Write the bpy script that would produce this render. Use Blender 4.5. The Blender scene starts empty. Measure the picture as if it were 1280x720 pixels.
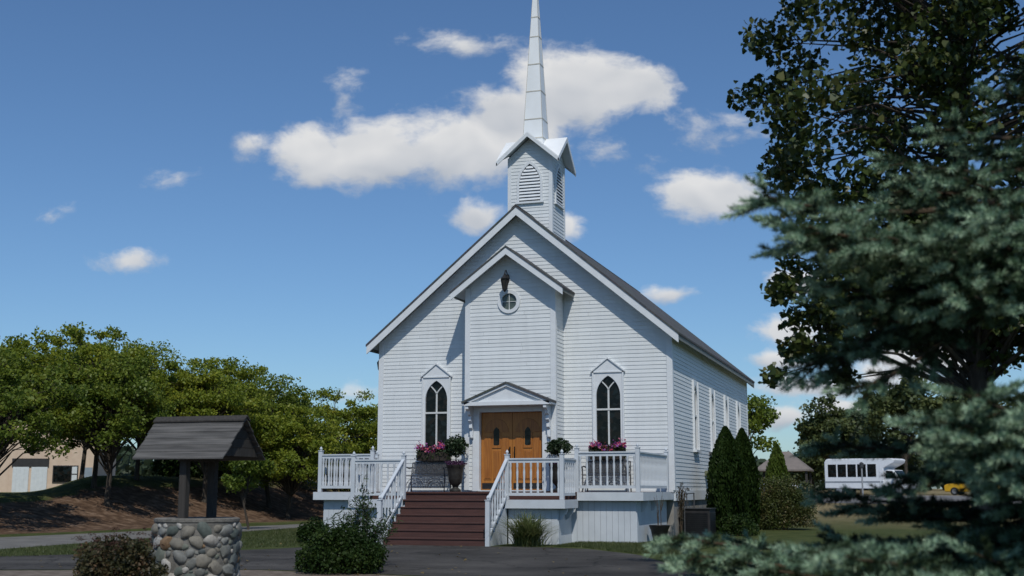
import bpy, bmesh, math, random
import numpy as np
from mathutils import Vector, Matrix

# ------------------------------------------------------------------ camera
S = bpy.context.scene
COL = S.collection
R = math.radians
cam_d = bpy.data.cameras.new("camera")
cam = bpy.data.objects.new("camera", cam_d)
COL.objects.link(cam)
cam.location = (6.30, -33.19, 1.29)
cam.rotation_euler = (math.pi / 2 + 0.163848, 0, 0.318437)
cam_d.sensor_width = 36
cam_d.lens = 42.78
cam_d.clip_start = 0.1
cam_d.clip_end = 9000
cam_d.dof.use_dof = True
cam_d.dof.focus_distance = 31
cam_d.dof.aperture_fstop = 1.9
S.camera = cam

# ------------------------------------------------------------------ exposure
S.view_settings.view_transform = 'Standard'
S.view_settings.look = 'None'
S.view_settings.gamma = 1
S.view_settings.use_curve_mapping = False
S.view_settings.exposure = -0.36
S.cycles.max_bounces = 6
S.cycles.diffuse_bounces = 3
S.cycles.transparent_max_bounces = 8

# ------------------------------------------------------------------ sun
SUN = Vector((0.47, -1.0, 1.40)).normalized()
EL = math.asin(SUN.z)
sun_d = bpy.data.lights.new("sun", 'SUN')
sun_d.energy = 3.7
sun_d.angle = R(0.53)
sun_d.color = (1.0, 0.955, 0.88)
sun = bpy.data.objects.new("sun", sun_d)
sun.rotation_euler = SUN.to_track_quat('Z', 'Y').to_euler()
sun.location = (20, -45, 60)
COL.objects.link(sun)

# ------------------------------------------------------------------ sky and clouds (by direction only)
W = bpy.data.worlds.new("World")
S.world = W
W.use_nodes = True
wn, wl = W.node_tree.nodes, W.node_tree.links
wn.clear()

def wnode(t, **k):
    n = wn.new(t)
    for a, v in k.items():
        setattr(n, a, v)
    return n

def wput(sock, v):
    if isinstance(v, bpy.types.NodeSocket):
        wl.new(v, sock)
    else:
        sock.default_value = v

def wm(op, a, b=None, c=None, clamp=False):
    n = wnode('ShaderNodeMath', operation=op, use_clamp=clamp)
    wput(n.inputs[0], a)
    if b is not None: wput(n.inputs[1], b)
    if c is not None: wput(n.inputs[2], c)
    return n.outputs[0]

def wv(op, a, b=None):
    n = wnode('ShaderNodeVectorMath', operation=op)
    wput(n.inputs[0], a)
    if b is not None: wput(n.inputs[1], b)
    return n.outputs['Value'] if op in ('DOT_PRODUCT', 'LENGTH') else n.outputs[0]

sky = wnode('ShaderNodeTexSky', sky_type='NISHITA')
sky.sun_disc = False
sky.sun_elevation = EL
sky.sun_rotation = math.atan2(SUN.x, SUN.y)
sky.altitude = 250
sky.air_density = 1.0
sky.dust_density = 0.6
sky.ozone_density = 2.2
SKY_GAIN = (0.69, 0.90, 1.10)
tc = wnode('ShaderNodeTexCoord')
D = tc.outputs['Generated']
yaw = -0.318437
Fh = (math.sin(yaw), math.cos(yaw), 0.0)      # a fixed compass bearing, NNW
Rh = (math.cos(yaw), -math.sin(yaw), 0.0)
dF = wv('DOT_PRODUCT', D, Fh)
dFc = wm('MAXIMUM', dF, 0.05)
cu = wm('DIVIDE', wv('DOT_PRODUCT', D, Rh), dFc)
cv = wm('DIVIDE', wv('DOT_PRODUCT', D, (0, 0, 1)), dFc)
comb = wnode('ShaderNodeCombineXYZ')
wput(comb.inputs[0], cu); wput(comb.inputs[1], cv)
P0 = comb.outputs[0]

def wnoise(vec, scale, detail, rough=0.55):
    n = wnode('ShaderNodeTexNoise')
    wput(n.inputs['Vector'], vec)
    n.inputs['Scale'].default_value = scale
    n.inputs['Detail'].default_value = detail
    n.inputs['Roughness'].default_value = rough
    return n

warp = wnoise(P0, 7.5, 5)
wsub = wv('SUBTRACT', warp.outputs['Color'], (0.5, 0.5, 0.5))
P = wv('ADD', P0, wv('MULTIPLY', wsub, (0.062, 0.036, 0)))
# clouds: (centre u, centre v, half width, half height, strength)
CLOUDS = [(-0.1663, 0.2823, 0.0484, 0.034, 1), (-0.1154, 0.2823, 0.0781, 0.0373, 1.05), (-0.0543, 0.2837, 0.0781, 0.0389, 1.05), (0.0, 0.3105, 0.0627, 0.0425, 1), (0.0514, 0.3403, 0.0788, 0.0479, 1.1), (0.1027, 0.3389, 0.0488, 0.0313, 0.95), (0.0068, 0.2893, 0.0469, 0.0292, 0.9), (-0.2277, 0.2907, 0.0235, 0.0195, 0.46), (-0.1369, 0.3332, 0.0205, 0.0247, 0.36), (-0.0448, 0.3835, 0.0476, 0.0167, 0.33), (-0.2874, 0.2579, 0.0187, 0.0144, 0.3), (-0.3849, 0.226, 0.0279, 0.0127, 0.45), (-0.3175, 0.185, 0.0354, 0.0125, 0.6), (-0.0269, 0.2281, 0.0341, 0.0191, 0.95), (0.0457, 0.2164, 0.0155, 0.0142, 0.6), (0.162, 0.2454, 0.0574, 0.0288, 1.05), (0.0849, 0.2858, 0.0469, 0.0275, 0.26), (0.1705, 0.3105, 0.0471, 0.0212, 0.24), (0.1265, 0.1586, 0.0306, 0.0116, 0.55), (-0.117, 0.0807, 0.0227, 0.0106, 0.45), (0.2285, 0.1284, 0.0457, 0.0169, 0.6), (0.221, 0.1038, 0.0349, 0.0122, 0.85), (0.2433, 0.082, 0.0605, 0.0152, 0.7), (0.2754, 0.0656, 0.0603, 0.0105, 0.6), (0.2258, 0.0558, 0.0527, 0.0105, 0.6), (0.2402, 0.1721, 0.0307, 0.014, 0.95), (0.3234, 0.1051, 0.0379, 0.0199, 0.8), (0.3567, 0.1118, 0.0456, 0.023, 0.8), (0.2963, 0.0919, 0.0454, 0.0167, 0.6), (0.5098, 0.2061, 0.1388, 0.0555, 1), (-0.6002, 0.2405, 0.1241, 0.04, 0.9), (0.6665, 0.1051, 0.1518, 0.0306, 0.8)]
cur = None; cdy = None
for (u, v, a, b, st) in CLOUDS:
    q = wv('MULTIPLY', wv('SUBTRACT', P, (u, v, 0)), (1 / a, 1 / b, 0))
    s = wm('MULTIPLY', wm('SUBTRACT', 1.0, wv('LENGTH', q)), st)
    sep = wnode('ShaderNodeSeparateXYZ'); wput(sep.inputs[0], q)
    dy = sep.outputs[1]
    if cur is None:
        cur, cdy = s, dy
    else:
        g = wm('MULTIPLY_ADD', wm('SUBTRACT', s, cur), 2.2, 0.5, clamp=True)
        mx = wnode('ShaderNodeMix', data_type='FLOAT')
        wput(mx.inputs[0], g); wput(mx.inputs[2], cdy); wput(mx.inputs[3], dy)
        cdy = mx.outputs[0]
        cur = wm('SMOOTH_MAX', cur, s, 0.12)
PS = wv('MULTIPLY', P, (1.0, 1.55, 1.0))
f1 = wnoise(PS, 16.0, 7, 0.58).outputs['Fac']
g1 = wnoise(PS, 9.0, 3, 0.5).outputs['Fac']
g1b = wnoise(wv('ADD', PS, (0.006, 0.022, 0)), 9.0, 3, 0.5).outputs['Fac']
f2 = wnoise(PS, 52.0, 6, 0.6).outputs['Fac']
dens = wm('ADD', cur, wm('MULTIPLY', wm('ADD', wm('SUBTRACT', f1, 0.5), wm('MULTIPLY', wm('SUBTRACT', f2, 0.5), 0.42)), 1.3))
mr = wnode('ShaderNodeMapRange', interpolation_type='SMOOTHSTEP')
wput(mr.inputs[0], dens)
mr.inputs[1].default_value = 0.02; mr.inputs[2].default_value = 0.54
mr.inputs[3].default_value = 0.0; mr.inputs[4].default_value = 0.96
gate = wm('MULTIPLY', mr.outputs[0], wm('GREATER_THAN', dF, 0.06))
relief = wm('MULTIPLY', wm('SUBTRACT', g1, g1b), 1.1)
base = wm('MULTIPLY_ADD', cdy, 0.34, 0.80)
lit = wm('ADD', base, relief, clamp=True)
ramp = wnode('ShaderNodeValToRGB')
ramp.color_ramp.elements[0].position = 0.25
ramp.color_ramp.elements[0].color = (0.42, 0.49, 0.60, 1)
ramp.color_ramp.elements[1].position = 1.0
ramp.color_ramp.elements[1].color = (1.0, 1.0, 1.0, 1)
wput(ramp.inputs[0], lit)
CLOUD_LEVEL = 8.4
cl = wv('MULTIPLY', ramp.outputs[0], (CLOUD_LEVEL,) * 3)
skc = wv('MULTIPLY', sky.outputs[0], SKY_GAIN)
mixc = wnode('ShaderNodeMix', data_type='RGBA')
wput(mixc.inputs[0], gate); wput(mixc.inputs[6], skc); wput(mixc.inputs[7], cl)
bg = wnode('ShaderNodeBackground')
wput(bg.inputs[0], mixc.outputs[2])
bg.inputs[1].default_value = 0.116
wo = wnode('ShaderNodeOutputWorld')
wl.new(bg.outputs[0], wo.inputs[0])

# ------------------------------------------------------------------ helpers
rng = np.random.default_rng(7)
random.seed(7)

def tag(o, label=None, cat=None, group=None, kind=None):
    if label: o['label'] = label
    if cat: o['category'] = cat
    if group: o['group'] = group
    if kind: o['kind'] = kind
    return o

def empty(name, loc, label, cat, group=None):
    o = bpy.data.objects.new(name, None)
    o.empty_display_size = 0.2
    o.location = loc
    COL.objects.link(o)
    return tag(o, label, cat, group)

def root_loc(o):
    while o.parent: o = o.parent
    return np.array(o.location)

def copy_tree(o, parent=None):
    c = o.copy(); COL.objects.link(c)
    if parent is not None: c.parent = parent
    for ch in list(o.children): copy_tree(ch, c)
    return c

class Frame:
    """u along the wall, n outward, z up"""
    def __init__(s, o, U, N):
        s.o = np.array(o, float); s.U = np.array(U, float); s.N = np.array(N, float)
    def pt(s, u, n, z):
        return tuple(s.o + s.U * u + s.N * n + np.array((0, 0, z)))

WORLD = Frame((0, 0, 0), (1, 0, 0), (0, 1, 0))

class MB:
    def __init__(s): s.v = []; s.f = []
    def add(s, vs, fs):
        b = len(s.v); s.v += [tuple(map(float, p)) for p in vs]
        s.f += [tuple(b + i for i in f) for f in fs]
    def box(s, x0, x1, y0, y1, z0, z1, F=WORLD):
        p = [F.pt(x, y, z) for z in (z0, z1) for y in (y0, y1) for x in (x0, x1)]
        s.add(p, [(0, 2, 3, 1), (4, 5, 7, 6), (0, 1, 5, 4), (2, 6, 7, 3), (0, 4, 6, 2), (1, 3, 7, 5)])
    def prism(s, poly, d):
        """polygon of 3D points extruded by vector d"""
        n = len(poly); d = np.array(d, float)
        a = [np.array(p, float) for p in poly]; b = [p + d for p in a]
        s.add(a + b, [tuple(range(n)), tuple(range(2 * n - 1, n - 1, -1))] +
              [(i, (i + 1) % n, n + (i + 1) % n, n + i) for i in range(n)])
    def tube(s, pts, rad, sides=6, caps=True):
        pts = [np.array(p, float) for p in pts]; n = len(pts)
        if not hasattr(rad, '__len__'): rad = [rad] * n
        vs = []; prev = None
        for i, p in enumerate(pts):
            t = pts[min(i + 1, n - 1)] - pts[max(i - 1, 0)]
            t = t / (np.linalg.norm(t) + 1e-9)
            if prev is None:
                a = np.array((0, 0, 1.0)) if abs(t[2]) < .9 else np.array((1.0, 0, 0))
                a = np.cross(t, a)
            else:
                a = prev - t * (prev @ t)
            a /= np.linalg.norm(a) + 1e-9; prev = a
            b = np.cross(t, a)
            for k in range(sides):
                w = 2 * math.pi * (k + .5) / sides
                vs.append(p + (a * math.cos(w) + b * math.sin(w)) * rad[i])
        fs = [(i * sides + k, i * sides + (k + 1) % sides, (i + 1) * sides + (k + 1) % sides, (i + 1) * sides + k)
              for i in range(n - 1) for k in range(sides)]
        if caps:
            fs += [tuple(range(sides))[::-1], tuple((n - 1) * sides + k for k in range(sides))]
        s.add(vs, fs)
    def lathe(s, c, prof, sides=16):
        """profile [(r, z)] about vertical axis at c"""
        vs = [(c[0] + r * math.cos(2 * math.pi * k / sides), c[1] + r * math.sin(2 * math.pi * k / sides), c[2] + z)
              for r, z in prof for k in range(sides)]
        n = len(prof)
        fs = [(i * sides + k, i * sides + (k + 1) % sides, (i + 1) * sides + (k + 1) % sides, (i + 1) * sides + k)
              for i in range(n - 1) for k in range(sides)]
        fs += [tuple(range(sides))[::-1], tuple((n - 1) * sides + k for k in range(sides))]
        s.add(vs, fs)
    def build(s, name, mat, parent=None, bevel=0, smooth=False, loc=None):
        me = bpy.data.meshes.new(name)
        o = bpy.data.objects.new(name, me)
        off = np.zeros(3)
        if parent is not None:
            o.parent = parent; off = root_loc(parent)
            q = parent
        elif loc is not None:
            o.location = loc; off = np.array(loc, float)
        v = np.array(s.v) - off
        me.from_pydata([tuple(p) for p in v], [], s.f)
        bm = bmesh.new(); bm.from_mesh(me)
        bmesh.ops.recalc_face_normals(bm, faces=bm.faces)
        bm.to_mesh(me); bm.free()
        if smooth:
            me.polygons.foreach_set('use_smooth', [True] * len(me.polygons))
            me.set_sharp_from_angle(angle=R(40))
        me.materials.append(mat)
        COL.objects.link(o)
        if bevel:
            m = o.modifiers.new('bevel', 'BEVEL'); m.width = bevel; m.segments = 2; m.limit_method = 'ANGLE'
        return o

def np_mesh(name, verts, nper, mat, parent=None, loc=None, attr=None, mats=None, matidx=None):
    """verts (N*nper,3): N separate faces of nper corners"""
    verts = np.asarray(verts, np.float32)
    off = root_loc(parent) if parent is not None else (np.array(loc, float) if loc is not None else np.zeros(3))
    verts = (verts - off).astype(np.float32)
    nv = len(verts); nf = nv // nper
    me = bpy.data.meshes.new(name)
    me.vertices.add(nv); me.loops.add(nv); me.polygons.add(nf)
    me.vertices.foreach_set('co', verts.ravel())
    me.loops.foreach_set('vertex_index', np.arange(nv, dtype=np.int32))
    me.polygons.foreach_set('loop_start', np.arange(0, nv, nper, dtype=np.int32))
    me.polygons.foreach_set('loop_total', np.full(nf, nper, np.int32))
    me.materials.append(mat)
    if attr is not None:
        a = me.attributes.new('tint', 'FLOAT', 'POINT')
        a.data.foreach_set('value', np.asarray(attr, np.float32))
    me.update(); me.validate()
    o = bpy.data.objects.new(name, me)
    if parent is not None: o.parent = parent
    elif loc is not None: o.location = loc
    COL.objects.link(o)
    return o

def unit(a): return a / (np.linalg.norm(a, axis=-1, keepdims=True) + 1e-9)

LEAF_OVAL = np.array([(-.5, 0), (-.15, -.3), (.25, -.24), (.5, 0), (.25, .24), (-.15, .3)])
LEAF_KITE = np.array([(-.5, 0), (0, -.32), (.5, 0), (0, .32)])
LEAF_DELTA = np.array([(-.42, 0), (-.40, -.34), (-.05, -.44), (.5, 0), (-.05, .44), (-.40, .34)])
LEAF_BLADE = np.array([(-.5, -.09), (.15, -.10), (.5, 0), (.15, .10), (-.5, .09)])

def leaves(c, size, shape=LEAF_OVAL, up=0.5, r=rng, hang=0.0, jitter=.35):
    """leaf faces at centres c; up pulls the normals upward, hang pulls the tips downward"""
    n = len(c)
    nrm = unit(r.normal(size=(n, 3)) + np.array((0, 0, up)))
    t = r.normal(size=(n, 3)) + np.array((0, 0, -hang))
    t = unit(t - nrm * (t * nrm).sum(1, keepdims=True))
    b = np.cross(nrm, t)
    sz = (size * (1 + jitter * r.uniform(-1, 1, n)))[:, None, None]
    k = shape
    bend = -0.5 * np.abs(k[:, 1])
    v = c[:, None, :] + sz * (t[:, None, :] * k[None, :, :1] + b[:, None, :] * k[None, :, 1:2] + nrm[:, None, :] * bend[None, :, None] * -.8)
    return v.reshape(-1, 3)

# ------------------------------------------------------------------ materials
def nmat(name):
    m = bpy.data.materials.new(name); m.use_nodes = True
    nt = m.node_tree; b = nt.nodes['Principled BSDF']
    return m, nt, b

def lk(nt, a, b): nt.links.new(a, b)

def mnode(nt, t, **k):
    n = nt.nodes.new(t)
    for a, v in k.items(): setattr(n, a, v)
    return n

def mat(name, c1, c2=None, rough=.6, scale=6, stretch=(1, 1, 1), bump=0, bscale=40, spec=.4, metal=0, island=0.0, detail=5, lo=.35, hi=.65):
    m, nt, b = nmat(name)
    b.inputs['Roughness'].default_value = rough
    b.inputs['Specular IOR Level'].default_value = spec
    b.inputs['Metallic'].default_value = metal
    co = mnode(nt, 'ShaderNodeTexCoord')
    mp = mnode(nt, 'ShaderNodeMapping'); mp.inputs['Scale'].default_value = stretch
    lk(nt, co.outputs['Object'], mp.inputs['Vector'])
    c2 = c2 or tuple(x * .85 for x in c1)
    nz = mnode(nt, 'ShaderNodeTexNoise'); nz.inputs['Scale'].default_value = scale; nz.inputs['Detail'].default_value = detail
    lk(nt, mp.outputs[0], nz.inputs['Vector'])
    rp = mnode(nt, 'ShaderNodeValToRGB')
    rp.color_ramp.elements[0].position = lo; rp.color_ramp.elements[1].position = hi
    rp.color_ramp.elements[0].color = (*c1, 1); rp.color_ramp.elements[1].color = (*c2, 1)
    lk(nt, nz.outputs['Fac'], rp.inputs[0])
    out = rp.outputs[0]
    if island:
        ge = mnode(nt, 'ShaderNodeNewGeometry')
        ma = mnode(nt, 'ShaderNodeMath', operation='MULTIPLY_ADD')
        lk(nt, ge.outputs['Random Per Island'], ma.inputs[0]); ma.inputs[1].default_value = island; ma.inputs[2].default_value = 1 - island / 2
        vm = mnode(nt, 'ShaderNodeVectorMath', operation='SCALE')
        lk(nt, out, vm.inputs[0]); lk(nt, ma.outputs[0], vm.inputs['Scale'])
        out = vm.outputs[0]
    lk(nt, out, b.inputs['Base Color'])
    if bump:
        n2 = mnode(nt, 'ShaderNodeTexNoise'); n2.inputs['Scale'].default_value = bscale; n2.inputs['Detail'].default_value = 4
        lk(nt, mp.outputs[0], n2.inputs['Vector'])
        bp = mnode(nt, 'ShaderNodeBump'); bp.inputs['Strength'].default_value = bump; bp.inputs['Distance'].default_value = .02
        lk(nt, n2.outputs['Fac'], bp.inputs['Height']); lk(nt, bp.outputs[0], b.inputs['Normal'])
    return m

def leafmat(name, stops, rough=.5, trans=.3, spec=.35, clump=.55, cscale=.9):
    """stops: [(pos, colour)] spread over the leaves, each leaf its own tone, with clump-sized drift"""
    m, nt, b = nmat(name)
    ge = mnode(nt, 'ShaderNodeNewGeometry')
    co = mnode(nt, 'ShaderNodeTexCoord')
    nz = mnode(nt, 'ShaderNodeTexNoise'); nz.inputs['Scale'].default_value = cscale; nz.inputs['Detail'].default_value = 2
    lk(nt, co.outputs['Object'], nz.inputs['Vector'])
    mr_ = mnode(nt, 'ShaderNodeMapRange'); mr_.inputs[1].default_value = .3; mr_.inputs[2].default_value = .7
    lk(nt, nz.outputs['Fac'], mr_.inputs[0])
    mx = mnode(nt, 'ShaderNodeMix', data_type='FLOAT'); mx.inputs[0].default_value = clump
    lk(nt, ge.outputs['Random Per Island'], mx.inputs[2]); lk(nt, mr_.outputs[0], mx.inputs[3])
    rp = mnode(nt, 'ShaderNodeValToRGB')
    el = rp.color_ramp.elements
    while len(el) < len(stops): el.new(.5)
    for e, (p, c) in zip(el, stops): e.position = p; e.color = (*c, 1)
    lk(nt, mx.outputs[0], rp.inputs[0])
    lk(nt, rp.outputs[0], b.inputs['Base Color'])
    b.inputs['Roughness'].default_value = rough
    b.inputs['Specular IOR Level'].default_value = spec
    tr = mnode(nt, 'ShaderNodeBsdfTranslucent')
    lk(nt, rp.outputs[0], tr.inputs['Color'])
    ms = mnode(nt, 'ShaderNodeMixShader'); ms.inputs[0].default_value = trans
    lk(nt, b.outputs[0], ms.inputs[1]); lk(nt, tr.outputs[0], ms.inputs[2])
    lk(nt, ms.outputs[0], nt.nodes['Material Output'].inputs[0])
    return m

def shinglemat(name, c1, c2, bw=.3, bh=.14):
    m, nt, b = nmat(name)
    co = mnode(nt, 'ShaderNodeTexCoord')
    br = mnode(nt, 'ShaderNodeTexBrick')
    br.inputs['Scale'].default_value = 1; br.inputs['Brick Width'].default_value = bw; br.inputs['Row Height'].default_value = bh
    br.inputs['Mortar Size'].default_value = .006; br.inputs['Color1'].default_value = (*c1, 1); br.inputs['Color2'].default_value = (*c2, 1)
    br.inputs['Mortar'].default_value = (*[x * .5 for x in c1], 1)
    sp = mnode(nt, 'ShaderNodeSeparateXYZ'); lk(nt, co.outputs['Object'], sp.inputs[0])
    cb = mnode(nt, 'ShaderNodeCombineXYZ')
    lk(nt, sp.outputs[1], cb.inputs[0]); lk(nt, sp.outputs[0], cb.inputs[1])
    lk(nt, cb.outputs[0], br.inputs['Vector'])
    nz = mnode(nt, 'ShaderNodeTexNoise'); nz.inputs['Scale'].default_value = 1.3; nz.inputs['Detail'].default_value = 6
    lk(nt, co.outputs['Object'], nz.inputs['Vector'])
    mx = mnode(nt, 'ShaderNodeMix', data_type='RGBA', blend_type='MULTIPLY'); mx.inputs[0].default_value = .5
    lk(nt, br.outputs[0], mx.inputs[6]); lk(nt, nz.outputs['Color'], mx.inputs[7])
    lk(nt, mx.outputs[2], b.inputs['Base Color'])
    b.inputs['Roughness'].default_value = .9
    bp = mnode(nt, 'ShaderNodeBump'); bp.inputs['Strength'].default_value = .5; bp.inputs['Distance'].default_value = .02
    lk(nt, br.outputs['Fac'], bp.inputs['Height']); bp.invert = True
    lk(nt, bp.outputs[0], b.inputs['Normal'])
    return m

WHITE = (.67, .70, .705)
M = {}
M['siding'] = mat('white_siding', WHITE, (.625, .655, .66), rough=.5, scale=1.6, stretch=(3, 3, .4), island=.08, bump=.12, bscale=9, detail=8, lo=.42, hi=.72)
M['trim'] = mat('white_trim', (.69, .72, .735), (.64, .67, .69), rough=.45, scale=5)
M['rail'] = mat('porch_white', (.56, .60, .635), (.50, .54, .575), rough=.5, scale=3)
M['metalwhite'] = mat('painted_metal', (.82, .84, .84), (.76, .78, .775), rough=.35, scale=2, stretch=(1, 1, .4))
M['seam'] = mat('spire_seam', (.55, .53, .46), (.45, .43, .38), rough=.6)
M['shingle'] = shinglemat('roof_shingles', (.11, .115, .115), (.075, .078, .082))
def glass_mat():
    m, nt, b = nmat('leaded_glass')
    co = mnode(nt, 'ShaderNodeTexCoord'); vo = mnode(nt, 'ShaderNodeTexVoronoi'); vo.inputs['Scale'].default_value = 9
    lk(nt, co.outputs['Object'], vo.inputs['Vector'])
    rp = mnode(nt, 'ShaderNodeValToRGB'); e = rp.color_ramp.elements
    while len(e) < 4: e.new(.5)
    for q, (p, c) in zip(e, [(0, (.003, .004, .004)), (.45, (.006, .008, .007)), (.7, (.016, .013, .010)), (1, (.010, .018, .020))]): q.position = p; q.color = (*c, 1)
    sp = mnode(nt, 'ShaderNodeSeparateColor'); lk(nt, vo.outputs['Color'], sp.inputs[0]); lk(nt, sp.outputs[0], rp.inputs[0]); lk(nt, rp.outputs[0], b.inputs['Base Color'])
    b.inputs['Roughness'].default_value = .08; b.inputs['Specular IOR Level'].default_value = .2
    bp = mnode(nt, 'ShaderNodeBump'); bp.inputs['Strength'].default_value = .25; bp.inputs['Distance'].default_value = .01
    lk(nt, sp.outputs[1], bp.inputs['Height']); lk(nt, bp.outputs[0], b.inputs['Normal'])
    return m
M['glass'] = glass_mat()
M['lead'] = mat('window_bar', (.62, .64, .63), (.55, .57, .56), rough=.5)
M['eave'] = mat('eave_gutter_shade', (.20, .205, .18), (.15, .155, .14), rough=.6)  # greenish eave trim, with shade put into its dark colour
M['oak'] = mat('oak_door', (.46, .19, .036), (.34, .125, .022), rough=.38, scale=5, stretch=(9, 9, .5), bump=.1)
M['oakdark'] = mat('oak_door_panel', (.40, .155, .03), (.27, .095, .018), rough=.38, scale=5, stretch=(9, 9, .5))
M['brass'] = mat('dark_bronze', (.03, .022, .015), (.05, .04, .03), rough=.4, metal=.8)
M['black'] = mat('black_iron', (.012, .012, .013), (.02, .02, .02), rough=.45)
M['iron'] = mat('weathered_iron', (.045, .047, .05), (.075, .075, .077), rough=.5, scale=20)
M['brown'] = mat('brown_decking', (.085, .038, .030), (.062, .029, .024), rough=.6, scale=4, stretch=(.6, 6, 6), bump=.1, island=.12)
M['concrete'] = mat('concrete', (.22, .21, .19), (.30, .29, .265), rough=.9, scale=3, bump=.3)
M['weather'] = mat('weathered_board', (.046, .045, .043), (.118, .114, .108), rough=.85, scale=3, stretch=(.5, 7, 7), bump=.3, island=.35)
M['postwood'] = mat('dark_post_wood', (.030, .028, .025), (.05, .045, .04), rough=.85, scale=5, stretch=(6, 6, .6), bump=.3)
M['bark'] = mat('bark', (.035, .028, .021), (.075, .062, .048), rough=.95, scale=8, stretch=(2, 2, .5), bump=.8, bscale=14)
M['twig'] = mat('twig_brown', (.05, .033, .02), (.08, .055, .03), rough=.9)

# ------------------------------------------------------------------ ground
def sstep(a, b, x):
    t = np.clip((np.asarray(x, float) - a) / (b - a), 0, 1)
    return t * t * (3 - 2 * t)

def berm_h(x, y):
    x = np.asarray(x, float); y = np.asarray(y, float)
    foot = -18.6 + .35 * np.sin(y * .21) + .25 * np.sin(y * .53 + 1)
    yy = y + 1.22 * (np.minimum(x, -22) + 22)
    A = 1.14 + .70 * sstep(1.2, 5.0, yy) - .55 * sstep(-2, -16, y)
    return A * sstep(0, 6.5, foot - x)

def ground_h(x, y):
    x = np.asarray(x, float); y = np.asarray(y, float)
    rise = .78 * sstep(18, 62, y)
    far = 3.0 * sstep(150, 900, np.hypot(x, y))
    near = -.22 * sstep(-20, -30, y)
    return np.maximum(berm_h(x, y), rise) + far * .3 + near

def axis(lo, hi, step, far):
    a = list(np.arange(lo, hi + 1e-6, step)); d = step
    while a[-1] < far: d *= 1.35; a.append(a[-1] + d)
    d = step
    while a[0] > -far: d *= 1.35; a.insert(0, a[0] - d)
    return np.array(a)

def grid_mesh(name, xs, ys, zf, material, colour=None):
    X, Y = np.meshgrid(xs, ys); Z = zf(X, Y)
    nx, ny = len(xs), len(ys)
    me = bpy.data.meshes.new(name)
    v = np.stack([X, Y, Z], -1).reshape(-1, 3)
    i = (np.arange(ny - 1)[:, None] * nx + np.arange(nx - 1)[None]).ravel()
    f = np.stack([i, i + 1, i + 1 + nx, i + nx], 1)
    me.from_pydata(v.tolist(), [], f.tolist())
    me.polygons.foreach_set('use_smooth', [True] * len(f))
    if colour is not None:
        a = me.attributes.new('bare', 'FLOAT', 'POINT'); a.data.foreach_set('value', colour(X, Y).ravel().astype(np.float32))
    me.materials.append(material)
    o = bpy.data.objects.new(name, me); COL.objects.link(o)
    return o

def ground_material():
    m, nt, b = nmat('lawn')
    co = mnode(nt, 'ShaderNodeTexCoord')
    def noise(s, d, vec=co.outputs['Object']):
        n = mnode(nt, 'ShaderNodeTexNoise'); n.inputs['Scale'].default_value = s; n.inputs['Detail'].default_value = d
        lk(nt, vec, n.inputs['Vector']); return n.outputs['Fac']
    def rampn(fac, *st):
        r = mnode(nt, 'ShaderNodeValToRGB'); e = r.color_ramp.elements
        while len(e) < len(st): e.new(.5)
        for q, (p, c) in zip(e, st): q.position = p; q.color = (*c, 1)
        lk(nt, fac, r.inputs[0]); return r.outputs[0]
    def mix(f, a, c, mode='MIX'):
        n = mnode(nt, 'ShaderNodeMix', data_type='RGBA', blend_type=mode)
        if isinstance(f, float): n.inputs[0].default_value = f
        else: lk(nt, f, n.inputs[0])
        lk(nt, a, n.inputs[6]); lk(nt, c, n.inputs[7]); return n.outputs[2]
    grass = rampn(noise(1.6, 8), (.3, (.040, .058, .016)), (.55, (.072, .090, .028)), (.75, (.12, .12, .045)))
    fine = rampn(noise(60, 3), (.3, (.5, .5, .5)), (.7, (1.2, 1.2, 1.2)))
    grass = mix(1.0, grass, fine, 'MULTIPLY')
    dry = rampn(noise(.9, 8), (.3, (.16, .125, .062)), (.7, (.26, .21, .11)))
    at = mnode(nt, 'ShaderNodeAttribute'); at.attribute_name = 'bare'
    # dry grass takes over beyond the church
    sp = mnode(nt, 'ShaderNodeSeparateXYZ'); lk(nt, co.outputs['Object'], sp.inputs[0])
    md = mnode(nt, 'ShaderNodeMapRange'); md.inputs[1].default_value = 6; md.inputs[2].default_value = 34
    ad = mnode(nt, 'ShaderNodeMath', operation='MULTIPLY_ADD'); lk(nt, noise(.22, 6), ad.inputs[0]); ad.inputs[1].default_value = 22
    lk(nt, sp.outputs[1], ad.inputs[2]); 
    sb = mnode(nt, 'ShaderNodeMath', operation='SUBTRACT'); lk(nt, ad.outputs[0], sb.inputs[0]); sb.inputs[1].default_value = 11
    lk(nt, sb.outputs[0], md.inputs[0])
    col = mix(md.outputs[0], grass, dry)
    soil = rampn(noise(3.5, 9), (.3, (.055, .034, .022)), (.5, (.105, .066, .042)), (.72, (.21, .145, .10)))
    am = mnode(nt, 'ShaderNodeMath', operation='MULTIPLY_ADD'); lk(nt, noise(1.1, 8), am.inputs[0]); am.inputs[1].default_value = .9
    a2 = mnode(nt, 'ShaderNodeMath', operation='SUBTRACT'); lk(nt, at.outputs['Fac'], am.inputs[2]); lk(nt, am.outputs[0], a2.inputs[0]); a2.inputs[1].default_value = .45
    ms = mnode(nt, 'ShaderNodeMapRange', interpolation_type='SMOOTHSTEP'); ms.inputs[1].default_value = .35; ms.inputs[2].default_value = .65
    lk(nt, a2.outputs[0], ms.inputs[0])
    col = mix(ms.outputs[0], col, soil)
    lk(nt, col, b.inputs['Base Color'])
    b.inputs['Roughness'].default_value = .95; b.inputs['Specular IOR Level'].default_value = .1
    bp = mnode(nt, 'ShaderNodeBump'); bp.inputs['Strength'].default_value = .7; bp.inputs['Distance'].default_value = .06
    lk(nt, noise(18, 6), bp.inputs['Height']); lk(nt, bp.outputs[0], b.inputs['Normal'])
    return m

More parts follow.
